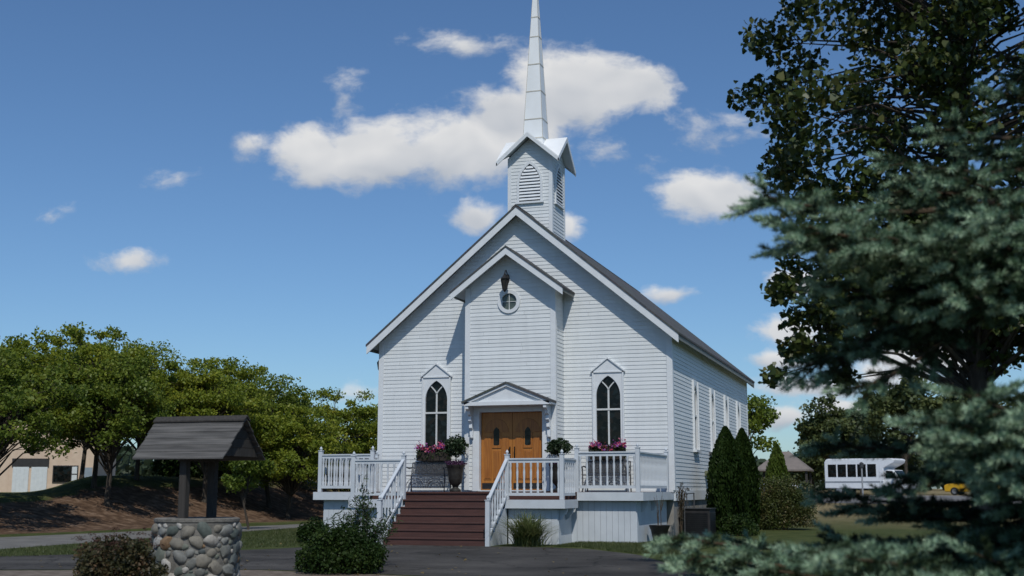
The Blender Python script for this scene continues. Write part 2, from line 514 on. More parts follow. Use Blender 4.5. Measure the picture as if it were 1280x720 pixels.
def bare_f(X, Y):
    foot = -18.6 + .35 * np.sin(Y * .21) + .25 * np.sin(Y * .53 + 1)
    d = foot - X
    return sstep(-.6, .2, d) * (1 - sstep(3.6, 5.2, d)) * sstep(-30, -20, Y) * (1 - sstep(20, 30, Y))

gm = ground_material()
tag(grid_mesh('lawn', axis(-46, 22, .8, 4200), axis(-38, 46, .8, 4200), ground_h, gm, bare_f), kind='structure')

def ribbon(name, near, far, material, lift, n=24, kind='structure'):
    """sheet between two polylines that follows the ground"""
    def res(pl):
        pl = np.array(pl, float); s = np.r_[0, np.cumsum(np.linalg.norm(np.diff(pl, axis=0), axis=1))]
        t = np.linspace(0, s[-1], n); return np.stack([np.interp(t, s, pl[:, k]) for k in (0, 1)], 1)
    a, b = res(near), res(far); k = 8
    rows = [a + (b - a) * (j / k) for j in range(k + 1)]
    v = np.concatenate(rows); z = ground_h(v[:, 0], v[:, 1]) + lift
    me = bpy.data.meshes.new(name)
    f = [(j * n + i, j * n + i + 1, (j + 1) * n + i + 1, (j + 1) * n + i) for j in range(k) for i in range(n - 1)]
    me.from_pydata(np.c_[v, z].tolist(), [], f); me.materials.append(material)
    bm = bmesh.new(); bm.from_mesh(me); bmesh.ops.recalc_face_normals(bm, faces=bm.faces)
    if sum(q.normal.z for q in bm.faces) < 0: bmesh.ops.reverse_faces(bm, faces=bm.faces)
    bm.to_mesh(me); bm.free()
    o = bpy.data.objects.new(name, me); COL.objects.link(o)
    return tag(o, kind=kind)

def asphalt_mat():
    m, nt, b = nmat('asphalt')
    co = mnode(nt, 'ShaderNodeTexCoord')
    def nz(s, d, r_=.6):
        n = mnode(nt, 'ShaderNodeTexNoise'); n.inputs['Scale'].default_value = s; n.inputs['Detail'].default_value = d; n.inputs['Roughness'].default_value = r_
        lk(nt, co.outputs['Object'], n.inputs['Vector']); return n
    def rp(fac, *st):
        r = mnode(nt, 'ShaderNodeValToRGB'); e = r.color_ramp.elements
        while len(e) < len(st): e.new(.5)
        for q, (p, c) in zip(e, st): q.position = p; q.color = (c, c * .98, c * .95, 1)
        lk(nt, fac, r.inputs[0]); return r.outputs[0]
    def mul(a, c):
        n = mnode(nt, 'ShaderNodeMix', data_type='RGBA', blend_type='MULTIPLY'); n.inputs[0].default_value = 1
        lk(nt, a, n.inputs[6]); lk(nt, c, n.inputs[7]); return n.outputs[2]
    base = rp(nz(.45, 7).outputs['Fac'], (.34, .034), (.5, .054), (.66, .088))
    grit = rp(nz(130, 2).outputs['Fac'], (.3, .6), (.55, 1.0), (.72, 1.9))
    vo = mnode(nt, 'ShaderNodeTexVoronoi', feature='DISTANCE_TO_EDGE'); vo.inputs['Scale'].default_value = .42
    wv_ = mnode(nt, 'ShaderNodeVectorMath', operation='MULTIPLY_ADD'); lk(nt, nz(1.6, 5).outputs['Color'], wv_.inputs[0]); wv_.inputs[1].default_value = (1.1, 1.1, 0); lk(nt, co.outputs['Object'], wv_.inputs[2])
    lk(nt, wv_.outputs[0], vo.inputs['Vector'])
    crack = rp(vo.outputs['Distance'], (0, .35), (.008, .5), (.014, 1.0))
    lk(nt, mul(mul(base, grit), crack), b.inputs['Base Color'])
    b.inputs['Roughness'].default_value = .92; b.inputs['Specular IOR Level'].default_value = .2
    bp = mnode(nt, 'ShaderNodeBump'); bp.inputs['Strength'].default_value = .5; bp.inputs['Distance'].default_value = .012
    lk(nt, nz(95, 3).outputs['Fac'], bp.inputs['Height']); lk(nt, bp.outputs[0], b.inputs['Normal'])
    return m
M['asphalt'] = asphalt_mat()
M['gravel'] = mat('pale_path', (.115, .11, .098), (.17, .162, .145), rough=.95, scale=1.4, bump=.4, bscale=30, detail=8)
M['mulch'] = mat('mulch', (.10, .075, .055), (.20, .165, .13), rough=.95, scale=6, bump=.8, bscale=30, detail=8)
M['lot'] = mat('far_asphalt', (.13, .125, .12), (.19, .185, .175), rough=.95, scale=.4)
ribbon('driveway', [(-40, -27.5), (-22, -22.5), (-12, -18.2), (-7.0, -16.3), (-4.0, -15.25), (-1.0, -15.7), (2.5, -17.2), (6, -20), (9, -24), (12, -30)],
       [(-40, -22), (-22, -17.5), (-12, -14.4), (-9.0, -11.65), (-7.2, -9.3), (-6.6, -7.2), (-5.62, -6.47), (-1.9, -6.47), (-.9, -6.6), (1.0, -9.0), (2.7, -13.2), (5, -17), (9.5, -22), (14, -29)], M['asphalt'], .006, 60)
ribbon('path', [(-12.2, -16), (-12.7, -11), (-13.3, -4), (-13.7, 5), (-14.6, 16), (-15.5, 40)],
       [(-18.4, -16), (-17.4, -6), (-16.6, 1), (-15.6, 8.6), (-16.4, 17), (-17.2, 40)], M['gravel'], .005, 40)
ribbon('planting_bed', [(-26, -36), (-9, -32), (0, -30), (4.5, -31), (8, -34)], [(-26, -24.2), (-9.2, -17.3), (-4.0, -15.4), (-1.0, -15.85), (4.4, -19.2)], M['mulch'], .005, 40)
ribbon('parking_lot', [(-60, 60), (-6, 45.5), (40, 29)], [(-50, 92), (2, 74), (60, 52)], M['lot'], .012, 30)

# ------------------------------------------------------------------ chapel
rj = np.random.default_rng(55)
def siding(mb, F, z0, z1, ivals, e=.111, t=.0145, holes=()):
    """overlapping clapboards; ivals(z) -> (u0, u1); holes are (u0, u1, z0, z1)"""
    z = z0
    while z < z1 - .01:
        za, zb = z, min(z + e, z1)
        a0, a1 = ivals(za + .001); b0, b1 = ivals(zb - .001)
        cuts = sorted((h[0], h[1]) for h in holes if h[2] < zb - .005 and h[3] > za + .005)
        segs = []; ca, cb = a0, b0
        for h0, h1 in cuts:
            segs.append((ca, h0, cb, h0)); ca = cb = h1
        segs.append((ca, a1, cb, b1))
        for p0, p1, q0, q1 in segs:
            if p1 - p0 < .02: continue
            if q1 - q0 < .01: m_ = (q0 + q1) / 2; q0, q1 = m_ - .005, m_ + .005
            # long runs are butted from separate boards
            js = [p0]; 
            if p1 - p0 > 1.6:
                j_ = p0 + rj.uniform(.5, 3.4)
                while j_ < min(p1, q1) - .4:
                    if j_ > max(p0, q0) + .3: js.append(j_)
                    j_ += rj.uniform(2.2, 3.8)
            for k_, a_ in enumerate(js):
                last = k_ == len(js) - 1
                b_ = p1 if last else js[k_ + 1] - .003
                c_ = q0 if k_ == 0 else a_; d_ = q1 if last else b_
                dz = rj.uniform(-.0012, .0012)
                mb.add([F.pt(a_, .001, za + dz), F.pt(b_, .001, za + dz), F.pt(b_, t, za + dz), F.pt(a_, t, za + dz), F.pt(d_, .003, zb + .005), F.pt(c_, .003, zb + .005)],
                       [(0, 1, 2, 3), (3, 2, 4, 5)])
        z += e

def lancet(hw, zs, zt):
    r = zt - zs; Rr = (hw * hw + r * r) / (2 * hw)
    def h(z):
        if z <= zs: return hw
        return max(0.0, math.sqrt(max(0, Rr * Rr - (z - zs) ** 2)) - (Rr - hw))
    return h

chapel = empty('chapel', (-4.4, 0, 0), 'white clapboard chapel with steep gable, belfry and tall white spire', 'chapel')
FF = Frame((0, 0, 0), (1, 0, 0), (0, -1, 0))          # front wall
FR = Frame((0, 0, 0), (0, 1, 0), (1, 0, 0))           # right wall
FL = Frame((-8.8, 0, 0), (0, 1, 0), (-1, 0, 0))
LEN = 15.68
CX = -4.4
ZR, PIT, OV, EV = 9.45, .835, .377, .272
FB = Frame((0, LEN, 0), (1, 0, 0), (0, 1, 0))
wz = lambda x: ZR - .17 - PIT * abs(x - CX)
z_eave = wz(0)
def front_iv(z):
    w = 4.4 if z <= z_eave else max(0.005, (ZR - .17 - z) / PIT)
    return (CX - w, CX + w)
WINS = [(-6.96, 2.45, 3.86, 4.43, .345), (-1.80, 2.45, 3.86, 4.43, .345)]
mb = MB()
siding(mb, FF, 1.26, ZR - .18, front_iv, holes=[(x - .36, x + .36, 2.42, 4.47) for x, *_ in WINS] + [(-5.72, -3.12, 1.2, 7.0)])
SW = [3.5, 6.75, 9.8, 12.85]
siding(mb, FR, 1.26, z_eave, lambda z: (0, LEN), holes=[(y - .36, y + .36, 2.42, 4.47) for y in SW])
siding(mb, FL, 1.26, z_eave, lambda z: (0, LEN), e=.111)
siding(mb, FB, 1.26, ZR - .18, front_iv, e=.111)
mb.build('wall', M['siding'], chapel)
mb = MB()
for F, L in ((FR, LEN), (FL, LEN), (FB, -8.8)):
    a, b = sorted((0.02 if L > 0 else -.02, L - (.02 if L > 0 else -.02)))
    mb.box(a, b, -.3, -.03, -.5, 1.0, F)
mb.build('foundation', M['concrete'], chapel)
def each(name, mt, parent, boxes, bevel=0):
    for bx in boxes:
        m_ = MB(); m_.box(*bx); m_.build(name, mt, parent, bevel=bevel)
mb = MB()
for F, L in ((FR, LEN), (FL, LEN)): mb.box(.02, L - .02, -.02, .026, .98, 1.262, F)
mb.box(-8.78, -.02, -.02, .026, .98, 1.262, FB); mb.box(-8.78, -.02, -.02, .026, .98, 1.262, FF)
mb.build('skirt_board', M['trim'], chapel)
each('corner_board', M['trim'], chapel, [(-.14, .024, -.05, .024, 1.264, z_eave + .05, FF), (.0245, .14, -.05, .0235, 1.264, z_eave, FR),
    (-8.824, -8.66, -.05, .024, 1.264, z_eave + .05, FF), (.0245, .14, -.05, .0235, 1.264, z_eave, FL),
    (LEN - .14, LEN + .024, -.05, .0235, 1.264, z_eave, FR), (LEN - .14, LEN + .024, -.05, .0235, 1.264, z_eave, FL)], .004)

def gable_roof(cx, zr, half, slope, y0, y1, mat_top, th, parent, name, rake=.24, board=True, under=.08):
    """a pitched slab with white sheathing below, rake boards at the front and fascias"""
    top, soff, rk, ga = MB(), MB(), MB(), MB()
    for s in (-1, 1):
        def P(d, z, y): return (cx + s * d, y, zr - slope * d - z)
        top.prism([P(0, 0, y0 - .02), P(half + .02, 0, y0 - .02), P(half + .02, th, y0 - .02), P(0, th, y0 - .02)], (0, y1 - y0 + .04, 0))
        soff.prism([P(0, th + .002, y0 + .04), P(half - .03, th + .002, y0 + .04), P(half - .03, th + under, y0 + .04), P(0, th + under, y0 + .04)], (0, y1 - y0 - .08, 0))
        if board:
            for ya, yb in ((y0, y0 + .038), (y1 - .038, y1)):
                rk = MB(); rk.prism([P(0, th + .002, ya), P(half, th + .002, ya), P(half, th + rake, ya), P(0, th + rake, ya)], (0, yb - ya, 0)); rk.build('rake_board', M['trim'], parent)
            d = half - .028
            ga = MB(); ga.prism([P(d, th + .004, y0 + .0385), P(half - .001, th + .004, y0 + .0385), P(half - .001, th + rake - .09, y0 + .0385), P(d, th + rake - .09, y0 + .0385)], (0, y1 - y0 - .077, 0)); ga.build('eave_board', M['eave'], parent)
    r = top.build(name, mat_top, parent)
    soff.build('soffit', M['trim'], parent)
    return r
gable_roof(CX, ZR, 4.4 + EV, PIT, -OV, LEN + OV, M['shingle'], .06, chapel, 'roof')
mb = MB()                                              # ridge cap
mb.prism([(CX - .14, -OV - .03, ZR - .117 + .02), (CX, -OV - .03, ZR + .02), (CX + .14, -OV - .03, ZR - .117 + .02), (CX, -OV - .03, ZR - .02)], (0, LEN + 2 * OV + .06, 0))
mb.build('ridge_cap', M['shingle'], chapel)

# vestibule
VX0, VX1, VY, VC = -5.74, -3.10, -.855, -4.42
VZ, VS, VH = 8.08, .745, 1.655
FV = Frame((0, VY, 0), (1, 0, 0), (0, -1, 0))
FVR = Frame((VX1, VY, 0), (0, 1, 0), (1, 0, 0)); FVL = Frame((VX0, VY, 0), (0, 1, 0), (-1, 0, 0))
vtop = VZ - .14
def vest_iv(z):
    hw = (VX1 - VX0) / 2; c = (VX0 + VX1) / 2
    zz = vtop - VS * hw
    return (VX0, VX1) if z <= zz else (c - max(.005, (vtop - z) / VS), c + max(.005, (vtop - z) / VS))
mb = MB()
RZ = 6.53; RXC = -4.44
siding(mb, FV, 1.26, vtop, vest_iv, holes=[(-5.40, -3.38, 1.0, 3.56), (RXC - .2, RXC + .2, RZ - .2, RZ + .2)])
siding(mb, FVR, 1.26, 6.95, lambda z: (0, -VY)); siding(mb, FVL, 1.26, 6.95, lambda z: (0, -VY))
mb.build('vestibule_wall', M['siding'], chapel)
mb = MB()
zc = vtop - VS * (VX1 - VX0) / 2
each('corner_board', M['trim'], chapel, [(VX1 - .13, VX1 + .024, -.05, .024, 1.264, zc + .02, FV), (.0245, .12, -.05, .0235, 1.264, zc, FVR),
    (VX0 - .024, VX0 + .13, -.05, .024, 1.264, zc + .02, FV), (.0245, .12, -.05, .0235, 1.264, zc, FVL)], .004)
gable_roof(VC, VZ, VH, VS, -1.25, -.004, M['shingle'], .05, chapel, 'vestibule_roof', rake=.2)

# lancet windows
def lancet_window(F, uc, hw, z0, zs, zt, parent, ow=.43, hood=True):
    h = lancet(hw, zs, zt)
    zsam = [z0] + list(np.linspace(zs, zt, 15))
    mb = MB()
    n0, n1 = -.03, .045
    for i in range(len(zsam) - 1):
        za, zb = zsam[i], zsam[i + 1]
        for s in (-1, 1):
            ha, hb = h(za), h(zb)
            q = [F.pt(uc + s * ow, n1, za), F.pt(uc + s * ha, n1, za), F.pt(uc + s * hb, n1, zb), F.pt(uc + s * ow, n1, zb)]
            mb.prism(q, tuple(F.N * (n0 - n1)))
    ztop = zt + .12
    mb.box(uc - ow, uc + ow, n0, n1, zt + .0005, ztop, F)
    for s in (-1, 1): mb.box(uc + s * ow - .02, uc + s * ow + .02, n0, n1 + .03, z0 - .02, ztop, F)
    mb.box(uc - ow - .05, uc + ow + .05, n0, n1 + .07, z0 - .07, z0 - .0005, F)
    fr = mb.build('window', M['trim'], parent)
    g = MB()
    zz = [z0 - .01] + list(np.linspace(zs, zt, 12))
    poly = [F.pt(uc - h(z) - .012, -.02, z) for z in zz] + [F.pt(uc + h(z) + .012, -.02, z) for z in zz[::-1][1:]]
    g.prism(poly, tuple(F.N * -.01)); g.build('pane', M['glass'], fr)
    b = MB(); w = .024
    zrail = z0 + (zt - z0) * .525
    b.box(uc - hw, uc + hw, -.019, .02, zrail - .025, zrail + .025, F)
    b.box(uc - w, uc + w, -.018, .008, z0, zrail - .0255, F)
    zf = zs + .18
    b.box(uc - w, uc + w, -.018, .008, zrail + .0255, zf, F)
    for s in (-1, 1):                                  # the two arcs of the Y
        pts = []
        for k in range(7):
            t = k / 6; pts.append(F.pt(uc + s * (.22 * t ** 1.35), -.006, zf + (zt - .13 - zf) * t))
        b.tube(pts, .022, 4)
    b.build('glazing_bar', M['lead'], fr)
    if hood:
        hd = MB(); zb = ztop + .0005; pk = zb + .40; tw = ow + .03
        hd.prism([F.pt(uc - tw, .055, zb), F.pt(uc + tw, .055, zb), F.pt(uc, .055, pk - .03)], tuple(F.N * -.05))
        hd.build('window_hood', M['trim'], fr)
        ed = MB()
        for s in (-1, 1):
            ed.prism([F.pt(uc, .004, pk), F.pt(uc + s * (tw + .035), .004, zb + .01), F.pt(uc + s * (tw + .035), .004, zb - .03), F.pt(uc, .004, pk - .045)], tuple(F.N * .09))
        ed.box(uc - tw, uc + tw, .0045, .075, zb - .035, zb - .001, F)
        ed.build('hood_moulding', M['trim'], fr)
    return fr
for x, z0, zs, zt, hw in WINS: lancet_window(FF, x, hw, z0, zs, zt, chapel)
for y in SW: lancet_window(FR, y, .3, 2.45, 3.9, 4.40, chapel, ow=.38, hood=False)

# round window
def ring(mb, F, uc, zc, r0, r1, n0, n1, k=36):
    for i in range(k):
        a, b = 2 * math.pi * i / k, 2 * math.pi * (i + 1) / k
        q = [F.pt(uc + r * math.cos(t), n1, zc + r * math.sin(t)) for r, t in ((r0, a), (r1, a), (r1, b), (r0, b))]
        mb.prism(q, tuple(F.N * (n0 - n1)))
mb = MB(); ring(mb, FV, RXC, RZ, .235, .335, -.03, .05)
rw = mb.build('round_window', M['trim'], chapel)
mb = MB(); mb.prism([FV.pt(RXC + .24 * math.cos(2 * math.pi * i / 32), -.015, RZ + .24 * math.sin(2 * math.pi * i / 32)) for i in range(32)], (0, .012, 0))
mb.build('pane', mat('grey_glass', (.06, .08, .07), (.10, .12, .10), rough=.15, scale=6), rw)
mb = MB(); mb.box(RXC - .009, RXC + .009, -.014, .012, RZ - .235, RZ + .235, FV); mb.box(RXC - .235, RXC - .0095, -.014, .011, RZ - .007, RZ + .007, FV); mb.box(RXC + .0095, RXC + .235, -.014, .011, RZ - .007, RZ + .007, FV)
mb.build('glazing_bar', M['lead'], rw)

def lantern(F, u, z, parent, s=1.0):
    F = Frame(F.pt(u, 0, z), F.U * s, F.N * s); u = 0; z0_, z = z, 0
    sc = lambda pr: [(r_ * s, q_ * s) for r_, q_ in pr]
    a = MB()
    a.lathe(F.pt(u, .03, z), sc([(.001, -.14), (.05, -.12), (.07, 0), (.05, .12), (.001, .14)]), 10)
    pts = [F.pt(u, n, s * dz) for n, dz in ((.03, .0), (.10, .16), (.2, .24), (.3, .20), (.33, .10))]
    a.tube(pts, .016, 6)
    root = a.build('lantern', M['black'], parent)
    b = MB(); c = F.pt(u, .33, -.42 * s)
    b.lathe(c, sc([(.02, -.09), (.05, -.05), (.075, -.02), (.075, 0)]), 6)
    b.lathe(c, sc([(.15, .34), (.155, .36), (.09, .44), (.04, .50), (.015, .56)]), 6)
    for k in range(6):
        t = 2 * math.pi * k / 6
        b.tube([(c[0] + s * .075 * math.cos(t), c[1] + s * .075 * math.sin(t), c[2]), (c[0] + s * .135 * math.cos(t), c[1] + s * .135 * math.sin(t), c[2] + s * .34)], .012, 4)
    b.build('lantern_cage', M['black'], root)
    g = MB(); g.lathe(c, sc([(.068, .004), (.122, .338)]), 6)
    g.build('lantern_glass', mat('smoked_glass', (.03, .028, .025), (.05, .045, .04), rough=.2), root)
lantern(FV, RXC - .04, 7.20, chapel, .85)
lantern(FL, .45, 5.12, chapel, .62)

# doorway
door_y = VY + .12
FD = Frame((0, door_y, 0), (1, 0, 0), (0, -1, 0))
mb = MB()
for s, x in ((-1, -5.31), (1, -3.47)):
    mb.box(min(x, x + s * .20), max(x, x + s * .20), -.12, .05, 1.235, 3.62, FV)
mb.box(-5.31, -3.47, -.12, .045, 3.42, 3.62, FV)
fr = mb.build('door_frame', M['trim'], chapel, bevel=.005)
mb = MB(); mb.box(-5.31, -3.47, -.14, .06, 1.232, 1.262, FV); mb.build('threshold', M['trim'], chapel)
for s in (-1, 1):
    a, b = (-5.305, -4.395) if s < 0 else (-4.385, -3.475)
    c = (a + b) / 2
    d = MB(); d.box(a, b, -.045, 0, 1.265, 3.415, FD)
    door = d.build('door', M['oak'], chapel, bevel=.004)
    p = MB()
    for u0, u1, z0, z1 in ((a + .08, c - .14, 1.55, 2.75), (c + .14, b - .08, 1.55, 2.75), (c - .10, c + .10, 1.55, 2.35)):
        p.box(u0, u1, .001, .016, z0, z1, FD); p.box(u0 + .035, u1 - .035, .0165, .028, z0 + .035, z1 - .035, FD)
    # arched upper panel
    k = 14; arc = [(c + .36 * math.cos(math.pi * i / k), 2.86 + .38 * math.sin(math.pi * i / k)) for i in range(k + 1)]
    p.prism([FD.pt(u, .014, z) for u, z in arc], (0, .013, 0))
    p.box(c - .13, c + .13, .001, .020, 2.42, 2.855, FD)
    p.build('door_panel', M['oakdark'], door, bevel=.006)
    g = MB(); h = lancet(.085, 2.86, 3.0); zz = [2.5, 2.52] + list(np.linspace(2.86, 2.999, 8))
    g.prism([FD.pt(c - h(z) * (.6 if z < 2.51 else 1), .024, z) for z in zz] + [FD.pt(c + h(z) * (.6 if z < 2.51 else 1), .024, z) for z in zz[::-1]], (0, .004, 0))
    g.build('door_window', M['glass'], door)
    hd = MB(); hx = (b - .075) if s < 0 else (a + .075)
    hd.tube([FD.pt(hx, .012, 2.42), FD.pt(hx, .06, 2.38), FD.pt(hx + s * .01, .065, 2.25), FD.pt(hx, .05, 2.12), FD.pt(hx, .012, 2.08)], .016, 6)
    hd.box(hx - .03, hx + .03, .001, .012, 2.05, 2.46, FD)
    hd.build('door_handle', M['brass'], door)
    kp = MB(); kp.box(a + .03, b - .03, .002, .012, 1.30, 1.46, FD); kp.build('door_foot_strip', M['black'], door)  # plain dark strip across the bottom of the leaf

# pediment porch hood over the door
PY0 = -1.42; PC = -4.36; PZ = 4.22; PS = .405; PH = 1.30
top, wh = MB(), MB()
for s in (-1, 1):
    def P(d, z, y): return (PC + s * d, y, PZ - PS * d - z)
    top.prism([P(0, 0, PY0), P(PH, 0, PY0), P(PH, .055, PY0), P(0, .055, PY0)], (0, VY - .02 - PY0, 0))
    wh.prism([P(0, .057, PY0 + .03), P(PH - .02, .057, PY0 + .03), P(PH - .02, .12, PY0 + .03), P(0, .12, PY0 + .03)], (0, VY - .02 - PY0 - .03, 0))
t_ = top.build('door_hood', M['shingle'], chapel)
wh.prism([(PC - PH + .22, PY0 + .09, 3.68), (PC + PH - .22, PY0 + .09, 3.68), (PC, PY0 + .09, 4.10)], (0, .03, 0))
wh.box(PC - PH + .06, PC + PH - .06, PY0 + .03, VY - .021, 3.575, 3.678)
wh.build('pediment', M['trim'], t_)
for s in (-1, 1):
    x = -4.39 + s * 1.13
    b = MB()
    prof = [(0, 3.57), (-.46, 3.57), (-.46, 3.49), (-.34, 3.44), (-.30, 3.34), (-.20, 3.30), (-.22, 3.18), (-.14, 3.10), (-.15, 2.98), (-.08, 2.92), (-.09, 2.78), (-.03, 2.70), (0, 2.66)]
    b.prism([(x - .045, VY - .051 + y, z) for y, z in prof], (.09, 0, 0))
    b.build('scroll_bracket', M['trim'], t_, bevel=.006)
    b = MB()
    for zz in (3.30, 3.02, 2.74):
        b = MB(); b.lathe((x, VY - .10, zz), [(.001, -.06), (.05, -.03), (.055, 0), (.05, .03), (.001, .06)], 8)
        b.build('bracket_knob', M['trim'], t_, smooth=True)

# belfry
BY, BH = 1.70, .684
belf = MB()
BF = [Frame((CX, BY - BH, 0), (1, 0, 0), (0, -1, 0)), Frame((CX + BH, BY, 0), (0, 1, 0), (1, 0, 0)),
      Frame((CX, BY + BH, 0), (-1, 0, 0), (0, 1, 0)), Frame((CX - BH, BY, 0), (0, -1, 0), (-1, 0, 0))]
BZ, BS, BO = 11.97, .86, .99
def bel_iv(z):
    zz = BZ - .13 - BS * BH
    w = BH if z <= zz else max(.005, (BZ - .13 - z) / BS)
    return (-w, w)
for F in BF: siding(belf, F, 8.3, BZ - .14, bel_iv, e=.105)
bw = belf.build('belfry_wall', M['siding'], chapel)
zc = BZ - .13 - BS * BH
for F in BF:
    each('corner_board', M['trim'], bw, [(-BH - .022, -BH + .09, -.04, .022, 8.3, zc, F), (BH - .09, BH - .0005, -.04, .0215, 8.3, zc, F)])
for F in BF:
    h = lancet(.335, 10.42, 11.03); h2 = lancet(.40, 10.42, 11.13)
    v = MB()
    zs_ = [9.86] + list(np.linspace(10.42, 11.03, 12))
    for i in range(len(zs_) - 1):
        for s in (-1, 1):
            q = [F.pt(s * h2(zs_[i]), .05, zs_[i]), F.pt(s * h(zs_[i]), .05, zs_[i]), F.pt(s * h(zs_[i + 1]), .05, zs_[i + 1]), F.pt(s * h2(zs_[i + 1]), .05, zs_[i + 1])]
            v.prism(q, tuple(F.N * -.045))
    v.prism([F.pt(-h2(11.03), .05, 11.03), F.pt(h2(11.03), .05, 11.03), F.pt(0, .05, 11.13)], tuple(F.N * -.045))
    v.box(-.44, .44, .005, .075, 9.80, 9.859, F)
    lv = v.build('louvre_frame', M['trim'], bw)
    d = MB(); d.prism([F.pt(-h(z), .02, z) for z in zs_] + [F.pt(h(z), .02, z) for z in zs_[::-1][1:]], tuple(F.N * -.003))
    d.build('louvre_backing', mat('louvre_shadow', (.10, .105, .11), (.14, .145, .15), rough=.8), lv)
    sl = MB(); z = 9.90
    while z < 10.99:
        w = min(h(z), h(z + .06)) - .004
        if w > .03: sl.prism([F.pt(-w, .055, z), F.pt(-w, .022, z + .062), F.pt(-w, .022, z + .078), F.pt(-w, .055, z + .016)], tuple(F.U * 2 * w))
        z += .098
    sl.build('louvre', M['trim'], lv)
br, bt = MB(), MB()
for F in BF:
    for s in (-1, 1):
        def P(u, n, z): return F.pt(u * s, n - BH, z)
        a = [P(0, BO, BZ), P(BO, BO, BZ - BS * BO), P(0, 0, BZ)]
        br.prism([tuple(p) for p in a], (0, 0, -.05))
        bt.prism([P(0, BO - .002, BZ - .052), P(BO - .002, BO - .002, BZ - BS * BO - .052), P(BO - .002, BO - .002, BZ - BS * BO - .15), P(0, BO - .002, BZ - .15)], tuple(F.N * -.03))
        bt.prism([P(0, BO - .035, BZ - .056), P(BO - .035, BO - .035, BZ - BS * (BO - .035) - .056), P(.03, .03, BZ - .056 - BS * .03)], (0, 0, -.02))
brf = br.build('belfry_roof', M['metalwhite'], chapel)
bt.build('rake_board', M['trim'], brf)

# spire
sp = MB(); ang = math.pi / 4
half = lambda z: .312 * (17.95 - z) / (17.95 - 12.07)
SX = CX - .02
zl = [11.3, 12.57, 13.48, 14.37, 15.29, 15.95, 16.6, 17.3, 17.93]
for i in range(len(zl) - 1):
    a, b = half(zl[i]), half(zl[i + 1]) + .004
    za, zb = zl[i], zl[i + 1]
    vs = [(SX + sx * a, BY + sy * a, za) for sx, sy in ((-1, -1), (1, -1), (1, 1), (-1, 1))] + [(SX + sx * b, BY + sy * b, zb) for sx, sy in ((-1, -1), (1, -1), (1, 1), (-1, 1))]
    sp.add(vs, [(0, 1, 5, 4), (1, 2, 6, 5), (2, 3, 7, 6), (3, 0, 4, 7), (4, 5, 6, 7), (3, 2, 1, 0)])
spire = sp.build('spire', M['metalwhite'], chapel)
sm = MB()
for z in zl[1:-1] + [11.95]:
    a = half(z) + .012; sm.box(SX - a, SX + a, BY - a, BY + a, z - .020, z + .016)
for sx, sy in ((-1, -1), (1, -1), (1, 1), (-1, 1)):
    sm.tube([(SX + sx * half(11.9), BY + sy * half(11.9), 11.9), (SX + sx * .004, BY + sy * .004, 17.95)], [.011, .006], 4)
sm.build('spire_seam', M['seam'], spire)
# wall fixtures on the right flank
mb = MB(); mb.box(6.0, 6.16, .012, .10, 2.36, 2.46, FR); mb.tube([FR.pt(6.08, .05, 2.36), FR.pt(6.08, .05, 1.3)], .012, 5); mb.build('wall_lamp', M['iron'], chapel)
mb = MB(); mb.box(5.0, 5.28, .012, .15, 1.70, 1.86, FR); mb.lathe(FR.pt(5.14, .2, 1.78), [(.001, -.07), (.07, -.05), (.07, .05), (.001, .07)], 10); mb.tube([FR.pt(5.14, .1, 1.7), FR.pt(5.14, .1, .9)], .015, 5)
mb.build('gas_meter', mat('meter_grey_green', (.16, .18, .10), (.12, .13, .09), rough=.6), chapel)

# ------------------------------------------------------------------ porch with steps
ZU, ZL = 1.22, 1.045
YU, YL = -4.0, -5.2
LX0, LX1 = -7.2, -1.65
SX0, SX1 = -5.73, -3.13
porch = empty('porch', (-4.4, -3, 0), 'white railed porch with brown steps along the chapel front', 'porch')
mb = MB()
y = YU + .03
while y < -.03:                                         # deck boards run along the front
    e = min(y + .135, -.03)
    if e > VY - .03:
        mb.box(-8.78, VX0 - .05, y, e, ZU - .035, ZU); mb.box(VX1 + .05, -.03, y, e, ZU - .035, ZU)
    else: mb.box(-8.80, -.02, y, e, ZU - .035, ZU)
    y += .142
y = YL + .03
while y < YU - .1:
    mb.box(LX0, LX1, y, y + .135, ZL - .035, ZL); y += .142
mb.build('floor', M['brown'], porch)
mb = MB()
rise = ZL / 6; run = .25
mb.box(LX0 + .02, LX1 - .02, YU + .005, YU + .029, ZL + .001, ZU - .036)
mb.box(LX0 + .02, LX1 - .02, YU - .03, YU + .028, ZU - .0355, ZU + .001)
mb.build('riser', M['brown'], porch)
for k in range(5):
    z = ZL - rise * (k + 1); y0 = YL - run * (k + 1)
    mb = MB(); mb.box(SX0 + .03, SX1 - .03, y0 - .02, y0 + run + .01, z - .035, z); mb.build('tread', M['brown'], porch, bevel=.006)
mb = MB()
for k in range(6):
    z = ZL - rise * k; y0 = YL - run * k
    mb.box(SX0 + .035, SX1 - .035, y0 - .0, y0 + .018, z - rise + .001, z - .036)
mb.box(SX0, SX1, YL - .025, YL + .03, ZL - .034, ZL + .001)
mb.build('riser', M['brown'], porch)
for s, x in ((-1, SX0 - .03), (1, SX1 - .005)):         # sawtooth stringers
    poly = [(x, YL, ZL - .05)]
    for k in range(6):
        y0 = YL - run * k; z = ZL - rise * k
        poly += [(x, y0 - .0, z - .05), (x, y0 - .0, z - rise - .045 if k < 5 else 0.0)]
        if k < 5: poly.append((x, y0 - run, z - rise - .045))
    poly += [(x, YL + .15, 0.0), (x, YL + .15, ZL - .05)]
    q = []
    for p in poly:
        if not q or np.linalg.norm(np.subtract(p, q[-1])) > 1e-4: q.append(p)
    mb = MB(); mb.prism(q[1:], (.035, 0, 0)); mb.build('stringer', M['rail'], porch)
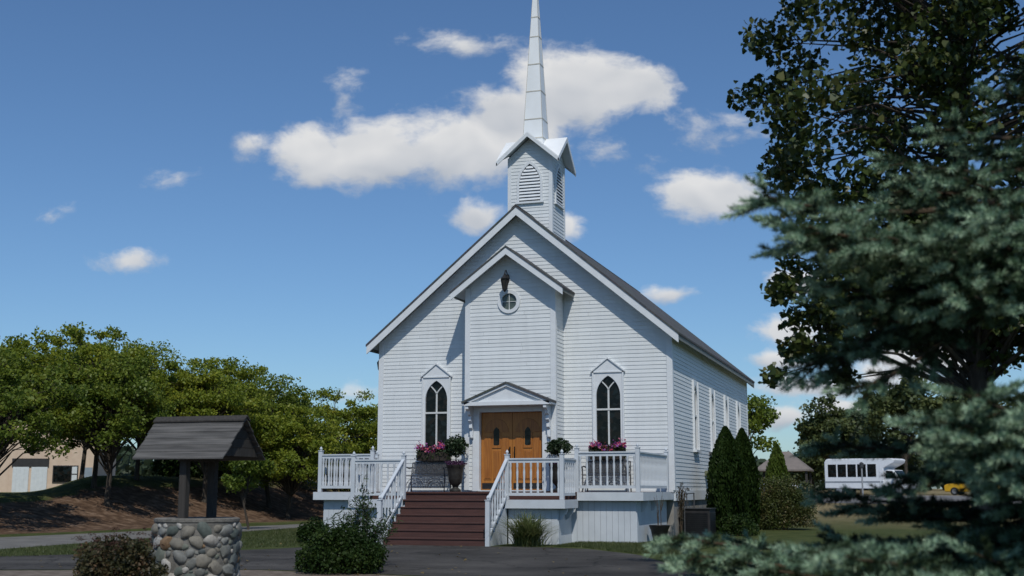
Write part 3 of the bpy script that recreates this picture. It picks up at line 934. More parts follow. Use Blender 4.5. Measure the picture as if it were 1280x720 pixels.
# fascias
fz = .205
each('fascia', M['rail'], porch, [(-8.83, LX0 - .001, YU, YU + .03, ZU - fz, ZU - .003), (LX1 + .001, .0, YU, YU + .03, ZU - fz, ZU - .003),
    (-8.83, -8.80, YU + .031, -.03, ZU - fz, ZU - .003), (-.03, .0, YU + .031, -.03, ZU - fz, ZU - .003),
    (LX0 - .03, SX0 - .031, YL, YL + .03, ZL - fz, ZL - .003), (SX1 + .031, LX1 + .03, YL, YL + .03, ZL - fz, ZL - .003),
    (LX0 - .03, LX0, YL + .031, YU - .001, ZL - fz, ZL - .003), (LX1, LX1 + .03, YL + .031, YU - .001, ZL - fz, ZL - .003)])
def skirt(x0, x1, y0, y1, ztop):
    """vertical grooved boards, set back under the floor"""
    mb = MB(); L = math.hypot(x1 - x0, y1 - y0); n = max(1, round(L / .15))
    d = np.array((x1 - x0, y1 - y0)) / L; nn = np.array((d[1], -d[0])) * .018
    for i in range(n):
        a = np.array((x0, y0)) + d * (L * i / n + .003); b = np.array((x0, y0)) + d * (L * (i + 1) / n - .003)
        mb.prism([(*a, -.12), (*b, -.12), (*(b + nn), -.12), (*(a + nn), -.12)], (0, 0, ztop + .12))
    a = np.array((x0, y0)) - nn * .6; b = np.array((x1, y1)) - nn * .6
    mb.prism([(*a, -.12), (*b, -.12), (*(b + nn * .5), -.12), (*(a + nn * .5), -.12)], (0, 0, ztop + .11))
    mb.build('skirting', M['rail'], porch)
skirt(-8.6, LX0 + .2, YU + .2, YU + .2, ZU - .05); skirt(LX1 - .2, -.22, YU + .2, YU + .2, ZU - .05)
skirt(-8.6, -8.6, -.1, YU + .2, ZU - .05); skirt(-.22, -.22, YU + .2, -.1, ZU - .05)
skirt(LX0 + .2, SX0 - .05, YL + .2, YL + .2, ZL - .05); skirt(SX1 + .05, LX1 - .2, YL + .2, YL + .2, ZL - .05)
skirt(LX0 + .2, LX0 + .2, YU + .2, YL + .2, ZL - .05); skirt(LX1 - .2, LX1 - .2, YL + .2, YU + .2, ZL - .05)
for x, y, z in ((LX1 + .012, -4.9, ZL), (LX1 + .012, -4.35, ZL), (-.018, -3.3, ZU), (-.018, -2.1, ZU)):  # made-up brackets standing in for patches of sunlight under the fascia
    mb = MB(); z -= fz
    mb.prism([(x - .19, y - .03, z), (x, y - .03, z), (x, y - .03, z - .05), (x - .03, y - .03, z - .13), (x - .08, y - .03, z - .17), (x - .10, y - .03, z - .24), (x - .19, y - .03, z - .28)], (0, .06, 0))
    mb.build('sun_patch_bracket', M['rail'], porch)

# railings: rails and turned balusters, each baluster its own sub-part
bal = MB()
bal.lathe((0, 0, 0), [(.029, 0), (.029, .12), (.021, .14), (.031, .20), (.019, .30), (.027, .45), (.029, .55), (.018, .66), (.028, .70), (.028, .80)], 8)
bal_o = bal.build('baluster', M['rail'], None, smooth=True)
bal_me = bal_o.data; bpy.data.objects.remove(bal_o)
def railing(p0, p1, n, post0=True, post1=True, lo=.13, hi=.98, ph=1.08):
    p0, p1 = np.array(p0, float), np.array(p1, float)
    d = p1 - p0; hd = np.array((d[0], d[1], 0)); L = np.linalg.norm(hd); hd /= L
    nn = np.array((hd[1], -hd[0], 0)) * .03
    rail = None
    for za, zb, w, nm in ((hi - .035, hi, 1.3, 'railing'), (lo - .04, lo + .03, .8, 'bottom_rail'), (hi - .11, hi - .0345, .55, 'under_rail')):
        r = MB(); r.prism([p0 + nn * w + (0, 0, za), p0 - nn * w + (0, 0, za), p0 - nn * w + (0, 0, zb), p0 + nn * w + (0, 0, zb)], d)
        o = r.build(nm, M['rail'], rail or porch); rail = rail or o
    off = root_loc(porch)
    h = hi - .105 - lo - .025
    for i in range(n):
        t = (i + .5) / n
        q = p0 + d * t + (0, 0, lo + .025)
        o = bpy.data.objects.new('baluster', bal_me); o.parent = rail
        o.location = tuple(q - off); o.scale = (1, 1, h / .80)
        COL.objects.link(o)
    for f, p in ((post0, p0), (post1, p1)):
        if f: post(p, ph)
def post(p, ph):
    w = .05
    m_ = MB(); m_.box(p[0] - w, p[0] + w, p[1] - w, p[1] + w, p[2] - .03, p[2] + ph - .02)
    m_.box(p[0] - w - .012, p[0] + w + .012, p[1] - w - .012, p[1] + w + .012, p[2] + ph - .0195, p[2] + ph)
    po = m_.build('post', M['rail'], porch, bevel=.004)
    c = MB(); c.lathe((p[0], p[1], p[2] + ph + .0005), [(.02, 0), (.018, .012), (.036, .03), (.040, .05), (.028, .075), (.008, .095), (.001, .11)], 10)
    c.build('finial', M['rail'], po, smooth=True)
yi = YU + .1; yl = YL + .09
railing((SX1 + .05, yl, ZL), (LX1 - .06, yl, ZL), 8, post0=True)
railing((LX0 + .06, yl, ZL), (SX0 - .05, yl, ZL), 8, post0=True)
railing((LX1 - .06, yl + .05, ZL), (LX1 - .06, yi - .05, ZL), 6, False, False)
railing((LX0 + .06, yl + .05, ZL), (LX0 + .06, yi - .05, ZL), 6, False, False)
for x in (SX0 - .05, SX1 + .05):
    railing((x, yl - .05, ZL), (x, YL - 1.27, .10), 7, False, False, lo=.10, hi=.97)
    post((x, YL - 1.30, .03), 1.02)
railing((LX1 - .02, yi, ZU), (-.14, yi, ZU), 9)
railing((-8.68, yi, ZU), (LX0 + .02, yi, ZU), 9)
railing((-.14, yi + .05, ZU), (-.14, -.35, ZU), 21, False, True)
railing((-8.68, yi + .05, ZU), (-8.68, -.35, ZU), 21, False, True)

# ------------------------------------------------------------------ things on the porch
def bench(x, y, label):
    b = empty('bench', (x, y, ZU), label, 'bench', 'iron benches under the front windows')
    w = .60
    s = MB()
    for k in range(9): s.box(x - w, x + w, y - .24 + k * .055, y - .205 + k * .055, ZU + .435, ZU + .455)
    s.build('seat', M['iron'], b)
    k_ = MB(); f = lambda u, z: (x + u, y + .25 + (z - .45) * .22, ZU + z)
    k_.tube([f(-w, .46), f(-w, .82), f(-.3, .86), (f(0, .87)), f(.3, .86), f(w, .82), f(w, .46)], .016, 6)
    k_.tube([f(-w, .52), f(w, .52)], .012, 6)
    for i in range(25): u = -w + .05 + i * (2 * w - .1) / 24; k_.tube([f(u, .52), f(u, .84)], .011, 4)
    for i in range(9): k_.tube([f(-w, .54 + i * .035), f(w, .54 + i * .035)], .009, 4)
    bk = k_.build('backrest', M['iron'], b)
    o = MB()
    for u in (-.32, 0, .32):
        for r_ in (.10, .055): o.tube([f(u + r_ * 1.25 * math.cos(t * math.pi / 8), .68 + r_ * math.sin(t * math.pi / 8)) for t in range(17)], .010, 5, False)
    o.build('rosette', M['iron'], bk)
    for s_ in (-1, 1):
        l = MB(); u = x + s_ * (w + .01)
        l.tube([(u, y - .26, ZU), (u, y - .22, ZU + .22), (u, y - .24, ZU + .44), (u, y - .25, ZU + .60), (u, y - .30, ZU + .66)], .018, 6)
        l.build('front_leg', M['iron'], b)
        l = MB(); l.tube([(u, y + .30, ZU), (u, y + .24, ZU + .22), (u, y + .25, ZU + .46)], .018, 6); l.build('rear_leg', M['iron'], b)
        l = MB(); l.tube([(u, y - .31, ZU + .655), (u, y - .1, ZU + .69), (u, y + .1, ZU + .66), (u, y + .29, ZU + .68)], .02, 6); l.build('armrest', M['iron'], b)
    a = MB()
    for u in (-.3, .3):
        for r_ in (.27, .2, .12): a.tube([(x + u + r_ * math.cos(math.pi * t / 10), y - .235, ZU + .10 + r_ * 1.05 * math.sin(math.pi * t / 10)) for t in range(11)], .010, 4)
    a.tube([(x - w, y - .235, ZU + .11), (x + w, y - .235, ZU + .11)], .010, 4)
    a.build('apron', M['iron'], b)
bench(-7.0, -.55, 'grey iron bench with open scrollwork beside the steps, left of the double door')
bench(-1.75, -.55, 'grey iron bench behind the railing balusters, right of the double door')

L_topi = leafmat('topiary_leaves', [(0, (.018, .036, .014)), (.6, (.040, .068, .028)), (1, (.075, .105, .055))])
L_petal = leafmat('dark_purple_petals', [(0, (.05, .018, .05)), (.5, (.09, .03, .085)), (1, (.03, .045, .02))], trans=.2)
def ball_leaves(c, rad, n, size, shape=LEAF_OVAL, inner=.45, up=.4, r=rng):
    d = unit(r.normal(size=(n, 3))); k = r.uniform(inner, 1, (n, 1)) ** .6
    lump = 1 + .16 * np.sin(d[:, :1] * 7 + d[:, 1:2] * 5) * np.cos(d[:, 2:] * 6)
    return leaves(np.array(c) + d * k * lump * np.array(rad), size, shape, up, r)
def urn(x, y, label, rad, hgt):
    u = empty('urn_planter', (x, y, ZU), label, 'planter', 'urn planters beside the door')
    b = MB()
    b.lathe((x, y, ZU), [(.15, 0), (.16, .03), (.15, .06), (.10, .09), (.075, .13), (.10, .17), (.17, .24), (.20, .36), (.215, .52), (.235, .66), (.265, .70), (.27, .73), (.24, .74), (.22, .70)], 20)
    b.build('urn', mat('urn_dark', (.018, .017, .015), (.035, .033, .028), rough=.5, scale=9), u, smooth=True)
    t = MB(); t.tube([(x, y, ZU + .68), (x + .012, y, ZU + .9), (x, y, ZU + hgt)], .014, 6); t.build('stem', M['twig'], u)
    np_mesh('shrub_crown', ball_leaves((x, y, ZU + hgt + .05), rad, 1500, .07, LEAF_OVAL, .2), 6, L_topi, u)
    np_mesh('flowers', ball_leaves((x, y, ZU + .76), (.29, .29, .10), 900, .042, LEAF_OVAL, .3), 6, L_petal, u)
urn(-5.88, -1.25, 'dark urn with a loose spiky shrub on a thin stem, left of the double door', (.33, .33, .30), 1.20)
urn(-2.90, -1.25, 'dark urn with a clipped dense round shrub behind the railing, right of the double door', (.36, .36, .23), 1.14)

L_flo = leafmat('window_flowers', [(0, (.12, .04, .28)), (.25, (.20, .06, .34)), (.42, (.42, .04, .22)), (.55, (.52, .05, .06)), (.7, (.60, .24, .30)), (.85, (.20, .06, .30)), (1, (.6, .5, .62))], trans=.2, clump=.4, cscale=5.5)
L_flg = leafmat('flower_greens', [(0, (.02, .035, .012)), (1, (.06, .085, .03))])
def flowerbox(x, label):
    f = empty('flower_box', (x, -.2, 2.05), label, 'flower box', 'flower boxes under the front windows')
    b = MB(); w = .47
    b.prism([(x - w, -.06, 2.10), (x - w, -.30, 2.10), (x - w, -.34, 2.34), (x - w, -.06, 2.34)], (2 * w, 0, 0))
    b.build('box', mat('dark_planter_box', (.03, .022, .018), (.05, .04, .03), rough=.8), f)
    n = 1500; r = rng
    c = np.stack([x + r.uniform(-w - .04, w + .04, n), -.21 + r.normal(0, .075, n), 2.36 + r.uniform(-.22, .12, n)], 1)
    np_mesh('foliage', leaves(c, .055, LEAF_OVAL, .5), 6, L_flg, f)
    n = 520
    u = r.uniform(-w - .05, w + .05, n)
    c = np.stack([x + u, -.24 + r.normal(0, .08, n), 2.44 + .07 * np.sin(u * 9 + x) + np.abs(r.normal(0, .08, n)) - .06], 1)
    np_mesh('flowers', leaves(c, .06, LEAF_OVAL, .3), 6, L_flo, f)
flowerbox(-6.96, 'window box of red and purple flowers above the left bench')
flowerbox(-1.80, 'window box of magenta and violet flowers above the railing, under the right front window')

# ------------------------------------------------------------------ stone wishing well
wx, wy = -2.85, -18.83
well = empty('wishing_well', (wx, wy, -.05), 'round cobblestone wishing well under a weathered grey plank roof', 'well')
b = MB(); WR = .545
b.lathe((wx, wy, 0), [(WR, -.35), (WR, .86), (WR + .012, .87), (WR + .012, .905), (WR - .01, .915), (WR - .20, .915), (WR - .22, .90), (WR - .22, .1)], 40)
wb = b.build('well_wall', mat('mortar', (.12, .115, .10), (.19, .18, .16), rough=.95, scale=14, bump=.5), well, smooth=True)
st = []; r = np.random.default_rng(21)
for rad in (.112, .098, .085, .073, .061, .05, .04, .03):
    for _ in range(700):
        th = r.uniform(0, 2 * math.pi); z = r.uniform(-.2, .83); q = rad * r.uniform(.9, 1.05); asp = r.uniform(.66, .92)
        if z + q * .8 > .87: continue
        ok = True
        for (t2, z2, q2, a2) in st:
            du = ((th - t2 + math.pi) % (2 * math.pi) - math.pi) * WR
            if math.hypot(du, (z - z2)) < (q + q2) * .76: ok = False; break
        if ok: st.append((th, z, q, asp))
bm = bmesh.new(); bmesh.ops.create_icosphere(bm, subdivisions=2, radius=1)
iv = np.array([v.co[:] for v in bm.verts]); fi = [[v.index for v in f.verts] for f in bm.faces]; bm.free()
sb = MB()
for th, z, q, asp in st:
    rot = r.uniform(-.9, .9)
    l = iv.copy(); l = np.sign(l) * np.abs(l) ** .85
    l += .15 * np.sin(l[:, [1, 2, 0]] * 2.6 + r.uniform(0, 6, 3)) + .09 * np.sin(l[:, [2, 0, 1]] * 5.5 + r.uniform(0, 6, 3))
    u, w_, d = l[:, 0] * q, l[:, 1] * q * asp, l[:, 2] * q * .55
    u, w_ = u * math.cos(rot) - w_ * math.sin(rot), u * math.sin(rot) + w_ * math.cos(rot)
    R_ = WR - q * .12 + d
    a = th + u / WR
    p = np.stack([wx + R_ * np.cos(a), wy + R_ * np.sin(a), z + w_], 1)
    sb.add(p, fi)
def stonemat():
    m, nt, b = nmat('cobbles')
    ge = mnode(nt, 'ShaderNodeNewGeometry'); rp = mnode(nt, 'ShaderNodeValToRGB')
    el = rp.color_ramp.elements; rp.color_ramp.interpolation = 'CONSTANT'
    cs = [(.18, .185, .165), (.075, .09, .09), (.36, .34, .30), (.14, .155, .125), (.24, .15, .08), (.20, .205, .19), (.38, .37, .34), (.095, .115, .10), (.20, .185, .15), (.165, .17, .155)]
    while len(el) < len(cs): el.new(.5)
    for i, c in enumerate(cs): el[i].position = i / len(cs); el[i].color = (*c, 1)
    lk(nt, ge.outputs['Random Per Island'], rp.inputs[0])
    co = mnode(nt, 'ShaderNodeTexCoord'); nz = mnode(nt, 'ShaderNodeTexNoise'); nz.inputs['Scale'].default_value = 28; nz.inputs['Detail'].default_value = 6
    lk(nt, co.outputs['Object'], nz.inputs['Vector'])
    mr_ = mnode(nt, 'ShaderNodeMapRange'); mr_.inputs[3].default_value = .42; mr_.inputs[4].default_value = 1.25; lk(nt, nz.outputs['Fac'], mr_.inputs[0])
    vm = mnode(nt, 'ShaderNodeVectorMath', operation='SCALE'); lk(nt, rp.outputs[0], vm.inputs[0]); lk(nt, mr_.outputs[0], vm.inputs['Scale'])
    lk(nt, vm.outputs[0], b.inputs['Base Color']); b.inputs['Roughness'].default_value = .75
    return m
sb.build('cobblestones', stonemat(), wb, smooth=True)
for y in (wy - .34, wy + .34):
    p = MB(); p.box(wx - .052, wx + .052, y - .052, y + .052, -.2, 1.83); p.build('post', M['postwood'], well, bevel=.006)
p = MB(); p.box(wx - .05, wx + .05, wy - .40, wy + .40, 1.66, 1.75); p.build('crossbeam', M['postwood'], well)
rf = MB(); hx = .69; hy = .52; zr, ze = 2.23, 1.70
for s in (-1, 1):
    n = 6
    for k in range(n):                                   # lapped planks along the slope
        a, c = k / n, (k + 1) / n + .035
        y0, y1 = wy + s * hy * a, wy + s * hy * c
        z0 = zr + (ze - zr) * a; z1 = zr + (ze - zr) * c
        x_ = hx + r.uniform(-.008, .008)
        rf.prism([(wx - x_, y0, z0 - .004), (wx - x_, y1, z1 + .016), (wx - x_, y1, z1 - .004), (wx - x_, y0, z0 - .02)], (2 * x_, 0, 0))
wr = rf.build('roof', M['weather'], well)
rc = MB()
for s in (-1, 1): rc.prism([(wx - hx - .015, wy, zr + .035), (wx - hx - .015, wy + s * .08, zr - .025), (wx - hx - .015, wy + s * .08, zr - .045), (wx - hx - .015, wy, zr + .012)], (2 * hx + .03, 0, 0))
rc.build('ridge_board', M['postwood'], wr)
for x in (wx - hx + .07, wx + hx - .09):
    gb = MB()
    for k in range(4):
        za = ze + .02 + (zr - ze - .06) * k / 4; zb = ze + .02 + (zr - ze - .06) * (k + 1) / 4 - .006
        w0 = hy * (zr - .03 - za) / (zr - ze); w1 = max(.01, hy * (zr - .03 - zb) / (zr - ze))
        gb.prism([(x, wy - w0, za), (x, wy + w0, za), (x, wy + w1, zb), (x, wy - w1, zb)], (.02, 0, 0))
    gb.build('gable_boards', M['postwood'], wr)

# ------------------------------------------------------------------ small garden things by the porch
def tub(x, y, label):
    t = empty('plant_tub', (x, y, 0), label, 'plant pot')
    b = MB(); b.lathe((x, y, 0), [(.16, 0), (.22, .30), (.235, .32), (.25, .36), (.27, .40), (.255, .41), (.23, .36), (.21, .34)], 18)
    b.build('pot', M['black'], t, smooth=True)
    s = MB(); q = np.random.default_rng(3)
    for k in range(9):
        a = q.uniform(0, 6.28); rr = q.uniform(.02, .2); h_ = q.uniform(.45, 1.0)
        s.tube([(x + .05 * math.cos(a), y + .05 * math.sin(a), .33), (x + rr * .5 * math.cos(a), y + rr * .5 * math.sin(a), .33 + h_ * .6), (x + rr * 1.5 * math.cos(a), y + rr * 1.5 * math.sin(a), .33 + h_)], [.009, .007, .003], 4)
    s.build('stems', M['twig'], t)
tub(.14, -2.8, 'black plastic plant tub with bare stems by the right corner of the porch')
# drooping dead plant at the corner
d = empty('withered_plant', (.34, -.75, 0), 'withered brown climbing plant drooping at the corner of the chapel', 'plant')
s = MB(); q = np.random.default_rng(5); pts_ = []
for k in range(16):
    a = q.uniform(-1.2, 1.2); h_ = q.uniform(.8, 1.5); dx = math.sin(a) * q.uniform(.05, .35)
    p = [(.30, -.7, -.05), (.30 + dx * .2, -.72, h_ * .6), (.30 + dx * .6, -.75, h_), (.30 + dx * 1.1, -.8, h_ - q.uniform(.0, .35))]
    s.tube(p, [.012, .01, .008, .004], 4)
    for t in np.linspace(.2, 1, 22):
        i = min(2, int(t * 3)); f_ = t * 3 - i
        pts_.append(np.array(p[i]) * (1 - f_) + np.array(p[i + 1]) * f_ + q.normal(0, .03, 3))
s.build('stems', M['twig'], d)
np_mesh('dry_leaves', leaves(np.array(pts_), .07, LEAF_BLADE, .1, hang=1.5), 5, leafmat('withered_leaves', [(0, (.025, .022, .012)), (.6, (.06, .05, .028)), (1, (.12, .09, .05))]), d)
# cooling unit against the flank
ac = empty('cooling_unit', (.5, 1.0, 0), 'dark louvred metal cooling unit against the right wall of the chapel', 'cooling unit')
b = MB(); b.box(.08, .86, .5, 1.5, 0.0, .74); bo = b.build('cabinet', mat('dark_cabinet', (.016, .015, .015), (.024, .022, .022), rough=.6), ac, bevel=.015)
b = MB()
for k in range(11): b.box(.13, .81, .48, .4985, .08 + k * .055, .105 + k * .055); b.box(.8615, .88, .55, 1.45, .08 + k * .055, .105 + k * .055)
b.build('louvre', M['black'], ac)
b = MB(); b.box(.05, .89, .47, 1.53, .741, .775); b.build('lid', M['black'], ac, bevel=.01)
b = MB(); b.tube([(.20, .35, -.1), (.20, .35, 1.16), (.20, 1.9, 1.18), (.20, 1.9, -.1)], .018, 6); b.tube([(.2, .75, 1.165), (.2, .75, .3)], .014, 6)
tag(b.build('pipe_rail', M['iron'], None, loc=(.2, 1, 0)), 'thin dark pipe rail running along the chapel foundation', 'pipe')
b = MB(); b.lathe((-3.10, -14.35, -.05), [(.06, 0), (.065, .50), (.07, .56), (.04, .60)], 10)
tag(b.build('path_light', mat('clay_brown', (.13, .085, .075), (.17, .12, .105), rough=.8), None, smooth=True, loc=(-3.1, -14.35, 0)), 'short pinkish brown bollard half hidden in the dark bush', 'bollard')

# ------------------------------------------------------------------ shrubs and grasses
def gz(x, y): return float(ground_h(x, y))

def shrub(name, x, y, rx, ry, h, n, size, material, label, cat='shrub', shape=LEAF_OVAL, lumps=16, seed=1, up=.5, low=.05, stems=7, group=None, ragged=.0):
    r = np.random.default_rng(seed); z0 = gz(x, y)
    s = empty(name, (x, y, z0), label, cat, group)
    cs = []
    for k in range(lumps):
        a = r.uniform(0, 6.283); q = math.sqrt(r.uniform(0, 1)) * .72; zz = r.uniform(.25, .80) if q > .35 else r.uniform(.45, .86)
        cs.append((x + rx * q * math.cos(a), y + ry * q * math.sin(a), z0 + h * zz * (1 - .25 * q), r.uniform(.24, .42)))
    out = []
    for cx, cy, cz, s_ in cs:
        m = n // lumps
        d = unit(r.normal(size=(m, 3))); k = r.uniform(.25, 1, (m, 1)) ** .5
        p = np.array((cx, cy, cz)) + d * k * np.array((rx * s_ * 1.25, ry * s_ * 1.25, h * s_))
        out.append(p)
    p = np.concatenate(out)
    m = int(n * .25); a = r.uniform(0, 6.283, m); q = np.sqrt(r.uniform(.3, 1, m)) * .95      # skirts near the ground
    p = np.concatenate([p, np.stack([x + rx * q * np.cos(a), y + ry * q * np.sin(a), z0 + h * r.uniform(low, .5, m)], 1)])
    p[:, 2] = np.maximum(p[:, 2], z0 + .02)
    np_mesh('foliage', leaves(p, size, shape, up, r), len(shape), material, s)
    t = MB()
    for cx, cy, cz, s_ in cs[:stems]:
        t.tube([(x + (cx - x) * .15, y + (cy - y) * .15, z0 - .05), (x + (cx - x) * .6, y + (cy - y) * .6, z0 + (cz - z0) * .6), (cx, cy, cz + h * .1)], [.018, .012, .004], 5)
    t.build('stems', M['twig'], s)
    return s, cs

L_dark = leafmat('dark_shrub_leaves', [(0, (.012, .027, .006)), (.6, (.028, .053, .012)), (1, (.065, .095, .022))], cscale=3, spec=.15)
L_spirea = leafmat('rusty_shrub_leaves', [(0, (.03, .036, .013)), (.5, (.06, .058, .024)), (.8, (.10, .065, .03)), (1, (.15, .075, .04))], cscale=4)
L_seed = leafmat('rusty_flower_heads', [(0, (.05, .022, .016)), (.7, (.09, .045, .03)), (1, (.14, .08, .05))])
L_feather = leafmat('feathery_leaves', [(0, (.022, .045, .016)), (.6, (.04, .07, .026)), (1, (.07, .11, .045))], cscale=3, spec=.1)
L_grass = leafmat('ornamental_grass', [(0, (.08, .11, .035)), (.6, (.16, .19, .065)), (1, (.30, .28, .13))], cscale=3, trans=.4)
L_brownish = leafmat('autumn_shrub_leaves', [(0, (.03, .05, .012)), (.5, (.075, .095, .024)), (.8, (.12, .105, .035)), (1, (.15, .08, .045))], cscale=1.6)

s_, cs = shrub('low_shrub', -2.95, -20.3,   .62, .55, .74, 7000, .045, L_spirea, 'rusty brown shrub with dead flower heads in front of the stone well', seed=4)
q = np.random.default_rng(8); p = []
for k in range(46):
    a = q.uniform(0, 6.28); rr = math.sqrt(q.uniform(0, 1)) * .55
    c = np.array((-2.95 + rr * math.cos(a), -20.3 + rr * math.sin(a), gz(-2.95, -20.3) + .76 - .35 * rr ** 2 + q.uniform(-.1, .08)))
    p.append(c + q.normal(0, 1, (26, 3)) * np.array((.035, .035, .010)))
np_mesh('flower_heads', leaves(np.concatenate(p), .022, LEAF_KITE, 2), 4, L_seed, s_)
shrub('round_shrub', -2.35, -15.55, .74, .7, .70, 13000, .045, L_dark, 'dense dark green rounded shrub left of the porch steps', seed=11, lumps=22)
# feathery shrub behind it
fs = empty('feathery_shrub', (-2.75, -13.9, 0), 'airy feathery light green shrub rising behind the dark rounded shrub', 'shrub')
q = np.random.default_rng(12); t = MB(); pts_ = []
for k in range(48):
    a = q.uniform(0, 6.28); rr = q.uniform(.05, .75); h_ = q.uniform(.6, 1.0) * (1.55 - 1.0 * rr)
    b0 = np.array((-2.75 + .08 * math.cos(a), -13.9 + .08 * math.sin(a), 0)); b1 = np.array((-2.75 + rr * math.cos(a), -13.9 + rr * math.sin(a), h_))
    bm_ = (b0 + b1) / 2 + (0, 0, .12)
    t.tube([b0, bm_, b1], [.007, .005, .002], 4)
    for u in np.linspace(.25, 1, 42):
        c = (1 - u) ** 2 * b0 + 2 * u * (1 - u) * bm_ + u * u * b1
        pts_.append(c + q.normal(0, .035, 3))
t.build('stems', M['twig'], fs)
np_mesh('foliage', leaves(np.array(pts_), .085, LEAF_BLADE, .6, np.random.default_rng(1)), 5, L_feather, fs)
shrub('small_shrub', -7.6, -6.3, .42, .4, .55, 3000, .05, L_dark, 'small dark shrub at the left corner of the porch skirting', seed=14, lumps=9)

def grass_clump(name, x, y, rad, h, n, label, seed, material):
    q = np.random.default_rng(seed); z0 = gz(x, y)
    a = q.uniform(0, 6.28, n); lean = q.uniform(.05, 1, n) ** .55 * rad; hh = h * q.uniform(.45, 1, n) * (1 - .28 * (lean / rad) ** 2)
    b = np.stack([x + .12 * q.normal(size=n), y + .10 * q.normal(size=n), np.full(n, z0)], 1)
    d = np.stack([np.cos(a), np.sin(a), np.zeros(n)], 1); side = np.stack([-np.sin(a), np.cos(a), np.zeros(n)], 1)
    faces = []
    K = 5
    def P(t): return b + d * (lean * t ** 1.7)[:, None] + np.array((0, 0, 1)) * (hh * (1.25 * t - .42 * t ** 3))[:, None]
    for k in range(K):
        t0, t1 = k / K, (k + 1) / K
        p0, p1 = P(np.full(n, t0)), P(np.full(n, t1)); w0, w1 = .010 * (1 - t0 ** 2) + .0015, .010 * (1 - t1 ** 2) + .0015
        faces.append(np.stack([p0 - side * w0, p0 + side * w0, p1 + side * w1, p1 - side * w1], 1))
    o = np_mesh(name, np.concatenate(faces).reshape(-1, 3), 4, material, loc=(x, y, z0))
    return tag(o, label, 'ornamental grass')
grass_clump('ornamental_grass', -2.30, -5.95, .95, 1.0, 700, 'arching ornamental grass clump in front of the porch skirting right of the steps', 3, L_grass)

# clipped arborvitae
L_arb = leafmat('arborvitae_leaves', [(0, (.012, .027, .006)), (.6, (.022, .043, .009)), (1, (.042, .070, .015))], cscale=2, clump=.4, spec=.12)
L_arb2 = leafmat('light_arborvitae_leaves', [(0, (.045, .075, .012)), (.6, (.085, .125, .022)), (1, (.12, .16, .03))], cscale=2, clump=.4, spec=.12)
def arborvitae(x, y, rad, h, n, material, label, seed):
    q = np.random.default_rng(seed); z0 = gz(x, y)
    s = empty('arborvitae', (x, y, z0), label, 'arborvitae')
    z = q.uniform(0, 1, n) ** .85; a = q.uniform(0, 6.28, n)
    prof = np.minimum(1, (1 - z) * 2.2) ** .64 * (.82 + .18 * np.minimum(1, z * 4))
    lump = 1 + .07 * np.sin(a * 5 + z * 14) + .06 * np.sin(a * 9 - z * 23)
    k = q.uniform(.70, 1.03, n)
    c = np.stack([x + rad * prof * lump * k * np.cos(a), y + rad * prof * lump * k * np.sin(a), z0 + h * z], 1)
    out = np.stack([np.cos(a), np.sin(a), np.full(n, .2)], 1)
    tup = unit(np.stack([.25 * np.cos(a), .25 * np.sin(a), np.ones(n)], 1) + q.normal(0, .3, (n, 3)))
    nrm = unit(np.cross(tup, out) * .6 + out * .8 + q.normal(0, .5, (n, 3))); b = unit(np.cross(nrm, tup))
    sz = (.085 * q.uniform(.6, 1.3, n))[:, None, None]; kk = LEAF_OVAL
    v = c[:, None] + sz * (tup[:, None] * kk[None, :, :1] * 1.3 + b[:, None] * kk[None, :, 1:])
    np_mesh('foliage', v.reshape(-1, 3), 6, material, s)
    t = MB(); t.tube([(x, y, z0 - .1), (x, y, z0 + h * .5), (x + .01, y, z0 + h * .93)], [.07, .05, .012], 7); t.build('trunk', M['bark'], s)
arborvitae(.93, 3.35, .55, 3.10, 15000, L_arb, 'tall dark clipped arborvitae nearest the front corner against the right wall of the chapel', 31)
arborvitae(1.10, 5.7, .47, 3.15, 15000, L_arb, 'dark clipped arborvitae close behind the front one against the right wall of the chapel', 32)
arborvitae(1.74, 9.6, .42, 2.80, 9000, L_arb2, 'lighter green arborvitae standing right of the dark pair, farther back', 33)
shrub('loose_shrub', 2.05, 7.6, 1.2, 1.0, 1.9, 18000, .055, L_brownish, 'loose shrub with reddish brown tips right of the dark arborvitae pair', seed=17, lumps=20)
shrub('low_flank_shrub', 1.5, 1.9, .55, .5, .62, 3000, .06, L_dark, 'low dark shrub between the cooling unit and the first arborvitae', seed=19, lumps=9)

